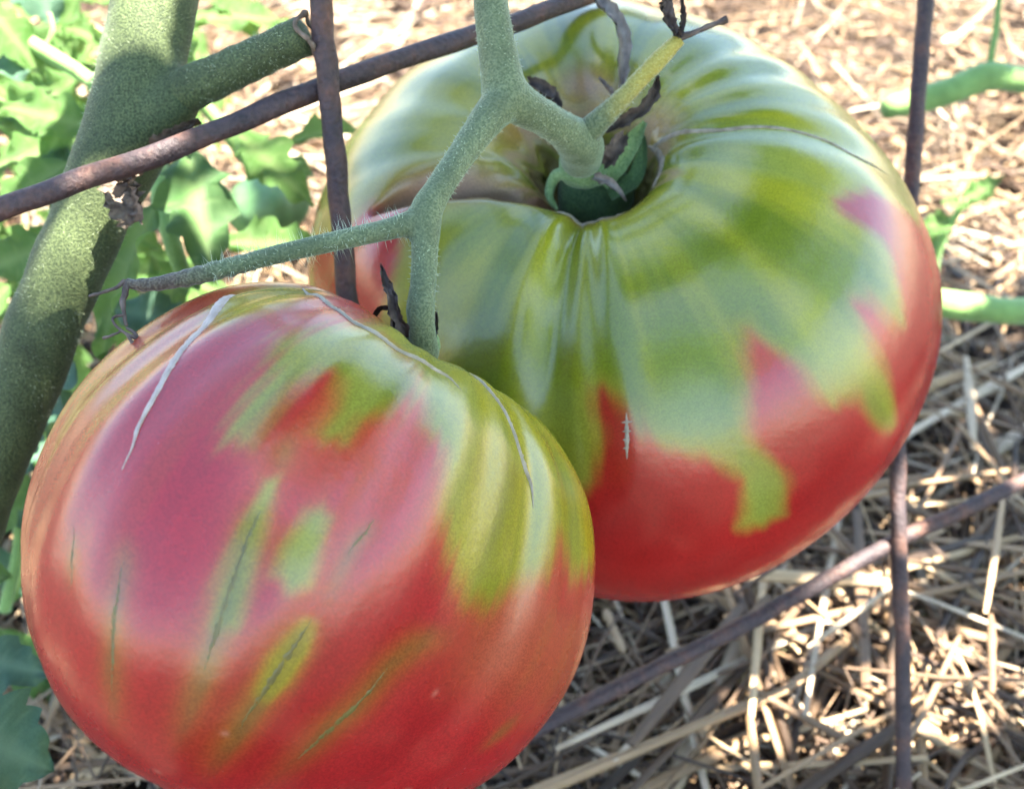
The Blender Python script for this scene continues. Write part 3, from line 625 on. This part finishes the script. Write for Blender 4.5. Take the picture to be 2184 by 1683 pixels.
def paint2(F, PH, S, L):
    col = green_field(F, PH, S, L, 50); wob = .0010*blotch(L, 1/.005, 60)+.00025*streak(PH, S, 60, 160, 10, 61, 1.)
    d = polydist(F, PH, S, RED2)+wob
    col = mixc(col, .6*np.exp(-((PH+2.0)/.22)**2)*sm(.28, .36, S), (.40, .20, .07)); col = mixc(col, (1-sm(-.001, .0050, d))*.5, (.26, .17, .015)); red = np.array(RED)*(1+.10*blotch(L, 1/.010, 62)[..., None])
    col = mixc(col, 1-sm(-.0028, .0022, d), red)
    col = mixc(col, .35*sm(.30, .6, S)*sm(-.2, 1.5, streak(PH, S, 10, 40, 8, 63))*(d > 0), (.20, .165, .015))
    dry = np.zeros_like(PH); disp = np.zeros_like(PH)
    # pinkish flush behind the stalk, tan rim and brown hollow
    for p0, s0, wp, ws in [(-1.78, .225, .16, .06), (-2.5, .135, .40, .03), (2.8, .14, .45, .025), (1.7, .13, .35, .03), (-.3, .125, .5, .012)]:
        col = mixc(col, .5*np.exp(-(wrap(PH-p0)/wp)**2-((S-s0)/ws)**2), (.28, .085, .065))
    e = S+.010*streak(PH, S, 3, 14, 8, 64, 0.)
    rim = np.exp(-((e-.112)/.010)**2); col = mixc(col, .75*rim, (.26, .17, .10)); dry = np.maximum(dry, rim*.6)
    br = (1-sm(.082, .106, e))*(.7+.3*(1-sm(.8, 1.6, np.abs(wrap(PH+.8))))); col = mixc(col, br, np.array([.10, .065, .035])*(1+.3*blotch(L, 1/.0015, 65)[..., None])); dry = np.maximum(dry, br)
    disp += .0005*br*blotch(L, 1/.001, 66)
    cl = [(-1.20, .085), (-1.38, .13), (-1.592, .168), (-1.689, .208), (-1.775, .255), (-1.80, .293)]
    dc = polydist(F, PH, S, cl, False); tt = np.clip((S-.10)/.19, 0, 1); wd = .0028*(1-tt**3)+.0006
    w = np.exp(-(dc/wd)**2); disp -= .0045*w*(1-.3*tt); col = mixc(col, np.clip(1.3*np.exp(-(dc/(wd*1.5))**2), 0, 1)*.6, (.32, .15, .10)); col = mixc(col, np.clip(1.5*np.exp(-(dc/(wd*.85))**2), 0, 1), (.13, .085, .05)); dry = np.maximum(dry, w)
    return col, dry, disp
G1B = [(-.38, .33), (-.323, .282), (-.22, .237), (-.031, .25), (.094, .263), (.174, .288), (.117, .345), (.066, .365), (.054, .393), (-.031, .404), (-.106, .399), (-.117, .364), (-.157, .34), (-.192, .368), (-.186, .395), (-.186, .434), (-.249, .447), (-.294, .429), (-.323, .395), (-.323, .37)]
G1A = [(-1.192, .297), (-1.3, .25), (-1.2, .18), (-.998, .20), (-.75, .235), (-.615, .284), (-.66, .344), (-.775, .342)]
G1C = [(-.25, .19), (-.22, .237), (-.031, .245), (.12, .275), (.197, .332), (.329, .345), (.397, .398), (.495, .423), (.689, .464), (.826, .462), (.918, .436), (1.101, .412), (1.169, .372), (1.289, .403), (1.484, .383), (1.564, .357), (1.7, .40), (2.0, .36), (2.3, .42), (2.7, .38), (3.1, .42), (3.4, .40), (3.4, -.05), (-.25, -.05)]
G1D = [(-.123, .452), (-.083, .438), (-.054, .461), (-.037, .498), (-.014, .539), (.003, .571), (-.031, .581), (-.06, .553), (-.083, .507)]
G1E = [(.014, .458), (.049, .441), (.1, .452), (.111, .482), (.123, .512), (.094, .521), (.043, .517), (.02, .497)]
G1G = [(.18, .547), (.205, .569), (.205, .599), (.18, .616), (.160, .584)]
def paint1(F, PH, S, L):
    b = blotch(L, 1/.010, 70); st = streak(PH, S, 8, 40, 12, 71); fine = streak(PH, S, 60, 160, 12, 72)
    col = np.array([.255, .0085, .0095])*np.ones(PH.shape+(1,))*(1+.08*b[..., None]+.02*fine[..., None])
    col = mixc(col, .38*(1-sm(-.95, -.55, PH))*(1-sm(.8, .95, S)), TAN)         # orange flank
    col = mixc(col, .12*sm(.4, 1.5, st+.4*b)*(1-sm(.45, .65, S)), ORANGE)
    col = mixc(col, .25*sm(.55, .95, PH)*(1-sm(.50, .60, S))*sm(.40, .46, S), (.29, .165, .05))
    g = green_field(F, PH, S, L, 80, .45)*np.array([1.16, .98, .75])
    wob = .0011*b+.0003*fine
    for poly, soft, amt in [(G1A, .0050, .85), (G1B, .0036, 1.), (G1C, .0052, 1.), (G1D, .0022, 1.), (G1E, .0024, 1.), (G1G, .0020, .85)]:
        d = polydist(F, PH, S, poly)+wob*min(1, soft/.003); col = mixc(col, .5*amt*(1-sm(-soft*.5, soft*1.2, d)), ORANGE); col = mixc(col, amt*(1-sm(-soft*.55, soft*.6, d)), g)
    dark = (.06, .055, .014)
    for line, wd, amt in [([(-.083, .470), (-.077, .484), (-.054, .521), (-.037, .553), (-.02, .574), (-.009, .601), (.009, .627), (.03, .70), (.05, .76)], .0011, .85), ([(.209, .43), (.185, .463), (.185, .483), (.192, .506), (.197, .54)], .0008, .6),
                          ([(.185, .535), (.18, .569), (.18, .606), (.174, .643), (.174, .70), (.18, .78)], .0013, .8), ([(.655, .494), (.575, .521), (.512, .554), (.489, .597), (.449, .63), (.432, .68), (.42, .76)], .0017, .6),
                          ([(-.335, .55), (-.323, .571), (-.283, .613), (-.243, .653), (-.209, .70), (-.17, .78)], .0010, .6), ([(-.546, .573), (-.5, .598), (-.443, .64)], .0008, .5), ([(1.28, .55), (1.255, .569), (1.209, .618)], .0010, .5), ([(.80, .30), (.76, .36), (.70, .43), (.66, .49)], .0016, .35), ([(-.12, .40), (-.10, .45)], .0008, .5), ([(.58, .26), (.56, .33), (.55, .40)], .0012, .25)]:
        d = polydist(F, PH, S, line, False); gap = .7+.3*np.clip(.5+.8*np.cos(S*160+5*np.sin(S*71)+PH*40), 0, 1)
        s0, s1 = line[0][1], line[-1][1]; tp = sm(s0-.005, s0+.03, S)*(1-sm(s0+.40*(s1-s0), s1, S))
        col = mixc(col, amt*.55*np.exp(-(d/(wd*2.0))**2)*tp, (.16, .15, .012)); col = mixc(col, amt*gap*tp*np.exp(-((d+.0003*fine)/(wd*.8))**2)*.6, dark)
    dry = .06*sm(.10, .22, col[..., 0]-col[..., 1]); disp = np.zeros_like(PH)
    be = 1-sm(.0, .05, 1-S+.012*streak(PH, S, 3, 11, 8, 75, 0.)); col = mixc(col, be*.8, (.22, .17, .12)); dry = np.maximum(dry, be*.7)
    br = 1-sm(.07, .10, S); col = mixc(col, br, (.12, .08, .04)); dry = np.maximum(dry, br)
    r = np.random.default_rng(4)                                                # small pale lenticels
    for k in range(9):
        p0, s0, q = r.uniform(-.9, 1.2), r.uniform(.5, .85), r.uniform(.0004, .0006); d = polydist(F, PH, S, [(p0, s0), (p0+.001, s0)], False); col = mixc(col, .35*np.exp(-(d/q)**2), (.42, .19, .13))
    return col, dry, disp
t2 = build_fruit('tomato', F2, paint2, 'large ribbed tomato, green shoulders over red base, stalk in open brown hollow')
t1 = build_fruit('tomato', F1, paint1, 'front tomato, mostly red and pink with green patches and long white scar')
scar(F2, 'crack_scar', [(1.60, .108), (1.50, .125), (1.415, .145), (1.312, .184), (1.312, .22), (1.306, .255), (1.295, .297), (1.266, .333), (1.289, .379), (1.30, .392)], [.0016, .0010, .0011, .0013, .0013, .0011, .0010, .0008, .0007, .0001], M['scargrey'], .00022, seed=1)
scar(F2, 'crack_scar', [(.75, .105), (1.0, .112), (1.25, .116), (1.5, .112), (1.7, .108)], [.0003, .0016, .0026, .0018, .0003], M['scargrey'], .0004, seed=2)
scar(F2, 'crack_scar', [(-.9, .122), (-.7, .118), (-.52, .124), (-.3, .116), (-.05, .112), (.2, .108)], [.0002, .0012, .0016, .0014, .0010, .0002], M['scargrey'], .0003, seed=3)
scar(F2, 'cork_mark', [(-.256, .334), (-.265, .353), (-.277, .376)], [.0002, .0009, .0009, .0002], M['scarmid'], .00016, 24, 4, .0001)
for k, (p, s) in enumerate([(-.259, .342), (-.264, .350), (-.269, .358), (-.274, .366)]):
    scar(F2, 'cork_mark', [(p-.018+.003*k, s), (p, s), (p+.018-.003*k, s)], [.0001, .0008, .0001], M['scarmid'], .00016, 10, 5+k, .0001)
for k, (line, w) in enumerate([([(-.079, .478), (-.070, .492), (-.054, .521), (-.043, .540), (-.037, .553), (-.022, .572), (-.009, .601), (.006, .622)], [.0001, .0006, .0005, .0009, .0007, .0008, .0004, .0001]), ([(.205, .435), (.185, .463), (.183, .475)], [.0001, .0006, .0001]), ([(.188, .54), (.178, .566), (.184, .585), (.178, .606), (.174, .643), (.176, .66)], [.0001, .0006, .0010, .0009, .0005, .0001]), ([(.512, .554), (.489, .597), (.455, .63), (.432, .672)], [.0001, .0010, .0011, .0001]), ([(-.320, .575), (-.292, .605), (-.27, .628), (-.243, .653), (-.215, .69)], [.0001, .0006, .0008, .0005, .0001]), ([(-.535, .58), (-.5, .598), (-.455, .625)], [.0001, .0005, .0001])]):
    scar(F1, 'dark_streak', line, np.array(w)*1.0, M['darkline'], .00004, 40, 20+k, .00006, .35)
scar(F1, 'crack_scar', [(-1.10, .295), (-1.015, .309), (-.895, .327), (-.735, .362), (-.66, .392), (-.592, .424), (-.552, .448), (-.523, .472), (-.489, .492), (-.472, .512)], [.0022, .0026, .0025, .0022, .0019, .0018, .0016, .0012, .0007, .0002], M['scar'], .0003, 90, 9)
scar(F1, 'crack_scar', [(-.9, .235), (-.523, .24), (-.289, .249), (-.134, .249), (-.009, .249), (.123, .245), (.243, .244), (.352, .258)], [.0003, .0008, .0010, .0009, .0011, .0010, .0008, .0001], M['scarmid'], .0003, 80, 10)
scar(F1, 'crack_scar', [(.50, .19), (.58, .2), (.689, .232), (.769, .255), (.838, .284), (.9, .304), (.952, .322), (.975, .347)], [.0001, .0005, .0007, .0006, .0009, .0011, .0011, .0001], M['scarmid'], .0003, 80, 11)

# ------------------------------------------------------------------ fruit truss
truss = empty('fruit_truss', at(1050, 200, .19), label='forked fuzzy green fruit stalk carrying both tomatoes', cat='fruit stalk')
mb = MB()
addtube(mb, [(990, -700, .21), (1025, -300, .20), (1047, 0, .194), (1058, 90, .193), (1070, 160, .193), (1078, 215, .193)], [38, 38, 38, 41, 46, 52], n=70, seed=1)
addtube(mb, [(1070, 190, .193), (1110, 225, .1945), (1160, 252, .199), (1205, 282, .205), (1237, 308, .211), (1240, 345, .217)], [50, 44, 38, 40, 50, 44], n=50, seed=2)
addtube(mb, [(1085, 205, .193), (1040, 255, .19), (985, 330, .186), (935, 405, .182), (908, 455, .1805), (905, 510, .1800)], [48, 38, 31, 31, 36, 34], n=60, seed=3)
addtube(mb, [(908, 460, .1805), (906, 540, .1795), (902, 610, .1785), (897, 660, .178), (900, 705, .179), (905, 760, .182)], [36, 29, 29, 31, 30, 34], n=50, seed=4)
addtube(mb, [(915, 462, .1805), (870, 478, .1795), (800, 496, .1785), (700, 518, .177), (600, 541, .175), (520, 562, .174), (465, 577, .1735)], [36, 27, 23, 22, 21, 20, 19], n=70, seed=5)
V = np.vstack(mb.V); pe = obj('peduncle', V, fix(V, np.vstack(mb.F)), M['truss'], truss); remesh(pe, .00055, 5)
tip = along(stalkpx(truss, 'dead_tip', [(540, 557, .1743), (480, 573, .1737), (440, 583, .1732), (390, 595, .1728), (330, 606, .1725), (285, 607, .1722), (268, 600, .172)], [20.5, 20, 20, 18, 15, 12, 7], 'tobrown', n=60, sides=16, seed=6, bump=.06), 60, 16)
for pts, r in [([(268, 600, .172), (245, 615, .1715), (215, 625, .171), (190, 632, .1708)], [7, 4, 4, 3]), ([(272, 603, .172), (265, 630, .171), (262, 650, .1705), (266, 678, .170), (270, 695, .170)], [8, 7, 6, 4, 4]),
               ([(266, 672, .170), (245, 676, .1695), (240, 685, .169), (255, 702, .1685), (275, 715, .168), (292, 722, .168), (288, 712, .1685), (270, 700, .1692)], [4, 3.5, 3, 3.5, 4, 4, 4, 3]),
               ([(262, 705, .1685), (240, 715, .168), (220, 722, .168)], [3, 3, 4]), ([(270, 712, .168), (280, 728, .1675), (288, 742, .1675)], [4, 4, 7])]:
    stalkpx(tip, 'withered_thread', pts, r, 'browntip' if False else 'dry', n=26, sides=6, bump=.15)
yt = along(stalkpx(truss, 'flower_branch', [(1250, 285, .2085), (1285, 252, .2055), (1330, 208, .203), (1370, 165, .202), (1410, 124, .2012), (1448, 84, .2005)], [30, 25, 20, 19, 19, 15], 'toyellow', n=60, sides=16, seed=8), 60, 16)
for pts, w, m in [([(1448, 84, .2), (1430, 55, .1995), (1420, 25, .199), (1428, -20, .1985)], [8, 22, 26, 8], 'dry'), ([(1448, 80, .2), (1455, 45, .199), (1452, 0, .1985)], [8, 13, 4], 'dry')]:
    rag('withered_sepal', pts, w, M[m], yt, rg, curlz=.0015)
stalkpx(yt, 'withered_sepal', [(1446, 84, .2), (1490, 66, .1995), (1530, 50, .199), (1550, 42, .199)], [8, 6, 6, 9], 'dry', n=24, sides=7, bump=.2)

# calyx of the big tomato
cal = empty('calyx', at(1264, 432, .232), label='green and brown calyx in the hollow of the big ribbed tomato', cat='calyx')
def ellipsoid(c, rad, B, n=40, m=24, lob=0, amp=0.):
    ph, s = np.meshgrid(np.linspace(0, 2*np.pi, n, endpoint=False), np.linspace(0, np.pi, m), indexing='ij'); r = 1+amp*np.cos(lob*ph)*np.sin(s)
    L = np.stack([rad[0]*r*np.sin(s)*np.cos(ph), rad[1]*r*np.sin(s)*np.sin(ph), rad[2]*np.cos(s)], -1); V = c+L @ B
    i, j = np.meshgrid(np.arange(n), np.arange(m-1), indexing='ij'); i2 = (i+1) % n
    return V.reshape(-1, 3), np.stack([i*m+j, i*m+j+1, i2*m+j+1, i2*m+j], -1).reshape(-1, 4)
V, Fc = ellipsoid(at(1268, 418, .2365), (.0088, .0082, .0085), F2['_B'], lob=5, amp=.05); obj('receptacle', V, Fc, M['boss'], cal)
V, Fc = ellipsoid(at(1245, 352, .2215), (.0052, .0052, .0045), F2['_B'], lob=5, amp=.04); obj('joint', V, Fc, M['sepal'], cal)
def band(name, pts, wpx, mat, cz=.0012): return rag(name, pts, wpx, mat, cal, rg, n=24, curlz=cz, ragged=.04 if name == 'sepal' else .16)
stalkpx(cal, 'sepal', [(1280, 385, .2215), (1235, 380, .2195), (1195, 372, .221), (1176, 392, .2225), (1172, 420, .2235), (1188, 448, .2245)], [13, 15, 14, 11, 9, 4], 'sepal', n=40, sides=12)
band('sepal', [(1285, 395, .2215), (1318, 350, .220), (1350, 300, .219), (1376, 262, .2185)], [30, 46, 40, 10], M['sepal'])
band('sepal', [(1300, 420, .224), (1350, 385, .223), (1368, 330, .2225), (1372, 290, .222)], [24, 34, 28, 6], M['boss'])
band('withered_sepal', [(1292, 282, .2145), (1330, 262, .2135), (1366, 240, .2125), (1392, 208, .212), (1402, 165, .2125)], [14, 26, 24, 22, 4], M['dry'], .002)
band('withered_sepal', [(1290, 350, .217), (1305, 330, .215), (1322, 304, .2145), (1330, 290, .215)], [12, 34, 34, 10], M['dry'], .0015)
band('withered_sepal', [(1268, 380, .2175), (1298, 391, .216), (1318, 408, .216), (1332, 428, .217)], [16, 20, 11, 2], M['drylight'], .0012)
band('withered_sepal', [(1262, -25, .236), (1280, 8, .232), (1313, 42, .229), (1331, 88, .228), (1329, 145, .228), (1324, 195, .228)], [10, 26, 26, 22, 24, 10], M['drylight'], .002)
band('withered_sepal', [(1130, 180, .226), (1155, 192, .2235), (1178, 210, .222), (1197, 232, .221)], [8, 24, 28, 12], M['dry'], .002)
stalkpx(cal, 'withered_sepal', [(1278, 166, .222), (1296, 186, .221), (1312, 206, .221)], [3, 5, 5], 'dry', n=14, sides=6, bump=.2)
# calyx of the front tomato, mostly hidden behind its shoulder
cal1 = empty('calyx', at(902, 720, .181), label='small withered calyx where the stalk enters the front tomato', cat='calyx')
def part1(name, pts, w, mat, cz=.0012): return rag(name, pts, w, mat, cal1, rg, n=20, curlz=cz)
V, Fc = ellipsoid(at(897, 742, .1828), (.0031, .0031, .0036), F1['_B'], lob=5, amp=.06); obj('receptacle', V, Fc, M['sepal'], cal1)
part1('withered_sepal', [(868, 720, .180), (848, 685, .178), (838, 640, .1775), (826, 605, .1785), (815, 568, .180)], [34, 28, 18, 14, 3], M['dry'])
part1('withered_sepal', [(862, 716, .181), (845, 668, .180), (815, 660, .181), (795, 690, .183)], [16, 12, 7, 5], M['dry'])
part1('withered_sepal', [(920, 735, .181), (930, 700, .1815), (932, 670, .183)], [16, 9, 3], M['dry'])

# ------------------------------------------------------------------ hairs on the stems
def hairs(parent, paths, dens, Lr, seed, lean=.35, spread=1.0):
    r = np.random.default_rng(seed); hb = MB()
    for pts, rpx in paths:
        P = np.array([at(*p) for p in pts]); R = np.array([q/FPX*p[2] for q, p in zip(rpx, pts)]); n = 200; C = catmull(np.c_[P, R], n); C, rr = C[:, :3], C[:, 3]
        T = unit(np.gradient(C, axis=0)); L = np.linalg.norm(np.diff(C, axis=0), axis=1).sum(); A = np.cross(T, TOCAM); A = unit(A); Bn = np.cross(T, A)
        for _ in range(int(L*dens)):
            i = r.integers(n); a = r.uniform(0, 2*np.pi); N = math.cos(a)*A[i]+math.sin(a)*Bn[i]; d = unit(N+lean*r.normal(0, 1, 3)*.6); l = r.uniform(*Lr); b = C[i]+N*rr[i]*.96
            s1 = unit(np.cross(d, [.3, .5, .8])); s2 = np.cross(d, s1); w = .000045
            q = [b+s1*w, b-s1*w*.5+s2*w*.87, b-s1*w*.5-s2*w*.87, b+d*l+r.normal(0, .1, 3)*l]
            hb.add(q, np.array([[0, 1, 3], [1, 2, 3], [2, 0, 3]]))
    o = hb.build('hairs', M['hair'], parent, False); props(o, kind='stuff'); return o
hairs(pe, [([(870, 478, .1795), (800, 496, .1785), (700, 518, .177), (600, 541, .175), (520, 562, .174), (440, 583, .1732)], [27, 23, 22, 21, 20, 19])], 9000, (.0008, .0028), 1)
hairs(pe, [([(1047, 0, .194), (1058, 90, .193), (1070, 160, .193)], [38, 41, 46]), ([(1040, 255, .19), (985, 330, .186), (935, 405, .182)], [38, 31, 31]), ([(906, 520, .1795), (902, 610, .1785), (897, 660, .178)], [30, 29, 31]), ([(1110, 225, .1945), (1160, 252, .199), (1205, 282, .205)], [44, 38, 40]), ([(1290, 248, .205), (1330, 208, .203), (1370, 165, .202), (1425, 110, .201)], [24, 20, 19, 18])], 14000, (.0003, .0009), 2)
hairs(ms, [([(332, 0, .215), (302, 150, .215), (270, 290, .214), (190, 470, .215), (138, 590, .217), (85, 720, .219), (25, 870, .222)], [87, 93, 94, 80, 78, 78, 79]), ([(420, 183, .21), (460, 165, .209), (540, 128, .207), (630, 86, .204)], [46, 45, 43, 42])], 24000, (.0003, .0010), 3)

# ------------------------------------------------------------------ the plant's own foliage above the frame, which shades the fruit, and added leaves
rng = np.random.default_rng(21)
E1 = unit(np.cross(SUN, [0, 1., 0])); E2 = np.cross(SUN, E1)
def uv(p): p = np.asarray(p, float); return np.stack([p @ E1, p @ E2], -1)
need = []
for F in (F1, F2):
    PH, S = np.meshgrid(np.linspace(-np.pi, np.pi, 28), np.linspace(.02, .98, 18)); need.append(to_world(F, surf(F, PH.ravel(), S.ravel())))
need.append(np.array([at(*p) for p in [(1047, 0, .194), (1070, 160, .193), (1150, 250, .2), (985, 330, .186), (905, 500, .18), (700, 518, .177), (500, 565, .174), (300, 605, .172), (1440, 90, .2), (460, 165, .209), (640, 80, .204), (560, 120, .206),
    (330, -30, .21), (340, 20, .21), (250, 40, .21), (300, 200, .207), (230, 330, .207), (260, 250, .207), (200, 400, .208), (120, 560, .21), (230, 420, .208), (60, 740, .214), (20, 850, .216), (150, 640, .21), (110, 720, .214), *[(x+dx*70, y+dx*25, .208) for x, y in [(332, 0), (318, 75), (302, 150), (285, 260), (238, 360), (190, 470), (138, 590), (85, 720), (25, 870)] for dx in (-1, -.5, 0, .5, 1)], (690, 60, .2), (700, 180, .205), (720, 400, .21), (500, 265, .203), (150, 393, .194), (0, 448, .19), (900, 110, .22), *[(1180+k*70, 1535-k*36, .27+.0018*k) for k in range(16)], *[(1918, 1000+k*60, .284) for k in range(12)], (1950, 200, .28), (1965, 60, .28)]]))
gp_ = [on_ground(px, py, .015) for px in range(1150, 2300, 50) for py in range(600, 1720, 50)]+[on_ground(px, py, .015) for px in range(900, 2000, 120) for py in range(560, 1400, 120)]; need.append(np.array(gp_))
need = uv(np.vstack(need))
holes = [(at(300, 50, .2065), .0050), (at(296, 98, .2065), .0045), (at(330, 128, .2065), .0028), (at(186, 478, .2075), .0048), (at(204, 512, .2075), .0038), (at(104, 640, .211), .0048), (at(300, 345, .1965), .0060),
         (at(40, 300, .29), .02), (at(40, 550, .27), .012), (at(430, 10, .40), .03), (at(90, 860, .26), .012), (at(-40, 420, .27), .014), (at(20, 1150, .29), .015), (at(250, 560, .255), .008), (at(340, 470, .27), .007), (at(560, 20, .4), .03), (at(590, 330, .29), .006),
         (on_ground(150, 1560, .02), .012), (on_ground(1310, 1610, .02), .012), (on_ground(1560, 1600, .02), .012), (on_ground(1450, 1420, .02), .010), (on_ground(1700, 1370, .02), .013), (on_ground(1830, 1300, .02), .012), (on_ground(1890, 1420, .02), .009), (on_ground(2120, 1300, .05), .012), (on_ground(2010, 1560, .02), .014), (on_ground(1930, 1480, .03), .012),
         (on_ground(2080, 900, .02), .006), (on_ground(2150, 640, .02), .02), (on_ground(2120, 520, .02), .02), (on_ground(1760, 1560, .02), .010), (on_ground(2090, 1040, .02), .007), (on_ground(1650, 1500, .02), .008), (on_ground(2170, 1500, .02), .012), (at(2060, 430, .42), .014), (at(2010, 650, .36), .012), (at(1890, 230, .4), .01)]
for k in range(9): holes.append((on_ground(rng.uniform(1250, 2250), rng.uniform(950, 1700), .015), rng.uniform(.003, .006)))
fr = uv(np.vstack([n_ for n_ in (to_world(F, surf(F, *[g.ravel() for g in np.meshgrid(np.linspace(-np.pi, np.pi, 90), np.linspace(.02, .98, 60))])) for F in (F1, F2))]))
st_ = uv(np.array([at(x+dx*80, y+dx*30, .208) for x, y in [(340, -40), (332, 0), (325, 40), (318, 75), (310, 110), (302, 150), (295, 200), (285, 260), (262, 310), (238, 360), (214, 415), (190, 470), (164, 530), (138, 590), (110, 655), (85, 720), (55, 795), (25, 870)] for dx in (-1, -.5, 0, .5, 1)]))
need = np.vstack([need, st_]); fr = np.vstack([fr, st_])
holes += [(at(-150, 300, .32), .035), (at(-100, 700, .3), .03), (at(150, 150, .4), .02), (at(300, 100, .45), .025), (at(-60, 1000, .3), .025), (at(60, 120, .35), .02), (at(470, 460, .26), .006), (at(440, 380, .26), .006), (at(600, 350, .27), .008)]
hd = [np.hypot(*(fr-uv(h[0])).T).min()-.004 for h in holes]
holes = [(h[0], h[1] if k < 7 else min(h[1], hd[k])) for k, h in enumerate(holes) if k < 7 or hd[k] > .0035]
HU = uv(np.array([h[0] for h in holes])); HR = np.array([h[1]*(.62 if k > 16 else 1) for k, h in enumerate(holes)]); covered = np.zeros(len(need), bool)
def inside(Q, c, d, L, Wd, grow):
    q = Q-c; a = q @ d/(L*.5); b = (q[:, 0]*-d[1]+q[:, 1]*d[0])/(Wd*.5); return (a/(1+grow/(L*.5)))**2+(b/(1+grow/(Wd*.5)))**2 < 1
ncan = 0; can = MB(); canv = []
CL = [leaflet(np.random.default_rng(70+k), 4, .3, .1, .2, .04, 14) for k in range(4)]
def upper_leaf(b, t, wid, nrm):
    x = t-b; L = np.linalg.norm(x); x = x/L; z = unit(nrm-x*(nrm @ x)); y = np.cross(z, x); V, F, ve = CL[int(rng.integers(4))]
    can.add(b+V[:, :1]*x*L+V[:, 1:2]*y*wid*1.25+V[:, 2:]*z*L*.8, F); canv.append(ve)
for it in range(2500):
    left = np.where(~covered)[0]
    if not len(left): break
    t = need[left[rng.integers(len(left))]]
    if (np.hypot(*(HU-t).T) < HR).any(): covered[np.hypot(*(need-t).T) < .002] = True; continue
    for L in (.13, .11, .09, .07, .055, .04, .03, .022, .016, .011):
        ok = False
        for tr in range(14):
            a = rng.uniform(0, 2*np.pi); d = np.array([math.cos(a), math.sin(a)]); Wd = L*rng.uniform(.5, .68); c = t+rng.normal(0, L*.16, 2)
            q = HU-c; aa = np.abs(q @ d)/(L*.5+HR); bb = np.abs(q[:, 0]*-d[1]+q[:, 1]*d[0])/(Wd*.5+HR)
            if ((aa**2+bb**2) < 1).any(): continue
            ok = True; break
        if ok: break
    if not ok: covered[np.hypot(*(need-t).T) < .003] = True; continue
    hgt = rng.uniform(.56, .86) if L > .05 else rng.uniform(.46, .58)
    p0 = c[0]*E1+c[1]*E2; p = p0+SUN*((hgt-p0[2])/SUN[2]); d3 = d[0]*E1+d[1]*E2
    upper_leaf(p-d3*L*.5, p+d3*L*.5, Wd, unit(SUN+rng.normal(0, .10, 3))); ncan += 1
    covered |= inside(need, c, d, L*.92, Wd*.84, 0)
# looser unseen foliage further up, added so its sky gaps make the sheen patchy
for k in range(900):
    az = rng.uniform(0, 2*np.pi); el = math.radians(rng.uniform(25, 88)); dr = np.array([math.cos(az)*math.cos(el), math.sin(az)*math.cos(el), math.sin(el)])
    if math.sin(2*az+1.6*math.sin(3*el)+2.6)+.8*math.sin(5*az+6*el)+.6*math.cos(8*el-3*az) > .55: continue
    p = np.array([.0, .17, .16])+dr*rng.uniform(.75, 1.05)
    if np.hypot(*(HU-uv(p)).T).min() < .06 or (p[1] > .45 and p[2] < .5): continue
    g_ = p-SUN*(p[2]/SUN[2])
    if (g_[1] > .42 and abs(g_[0]) < .6) or g_[0] < -.14: continue
    a = rng.uniform(0, 2*np.pi); d3 = unit(np.cross(dr, [math.cos(a), math.sin(a), .3])); L = rng.uniform(.10, .16)
    upper_leaf(p-d3*L*.5, p+d3*L*.5, L*.6, unit(dr+rng.normal(0, .35, 3))); ncan += 1
o = can.build('unseen_foliage', M['leaf'], plant); props(o, kind='stuff'); a = o.data.attributes.new('vein', 'FLOAT', 'POINT'); a.data.foreach_set('value', np.concatenate(canv).astype(np.float32))
print('canopy leaves', ncan)
for k in range(12):      # limbs that carry those leaves
    c = need[rng.integers(len(need))]; p0 = c[0]*E1+c[1]*E2; e = p0+SUN*((.60+.02*k-p0[2])/SUN[2]); s0 = np.array([-.04, .20, .50+.03*k])
    tube_obj('branch', [s0, (s0+e)/2+np.array([0, 0, .02]), e], [.0035, .0025, .001], M['stem'], plant, n=16, sides=8)
tube_obj('upper_stem', [cen, np.array([-.045, .21, .42]), np.array([-.04, .20, .58]), np.array([-.05, .20, .85])], [.008, .008, .0075, .005], M['stem'], plant, n=30, sides=12)
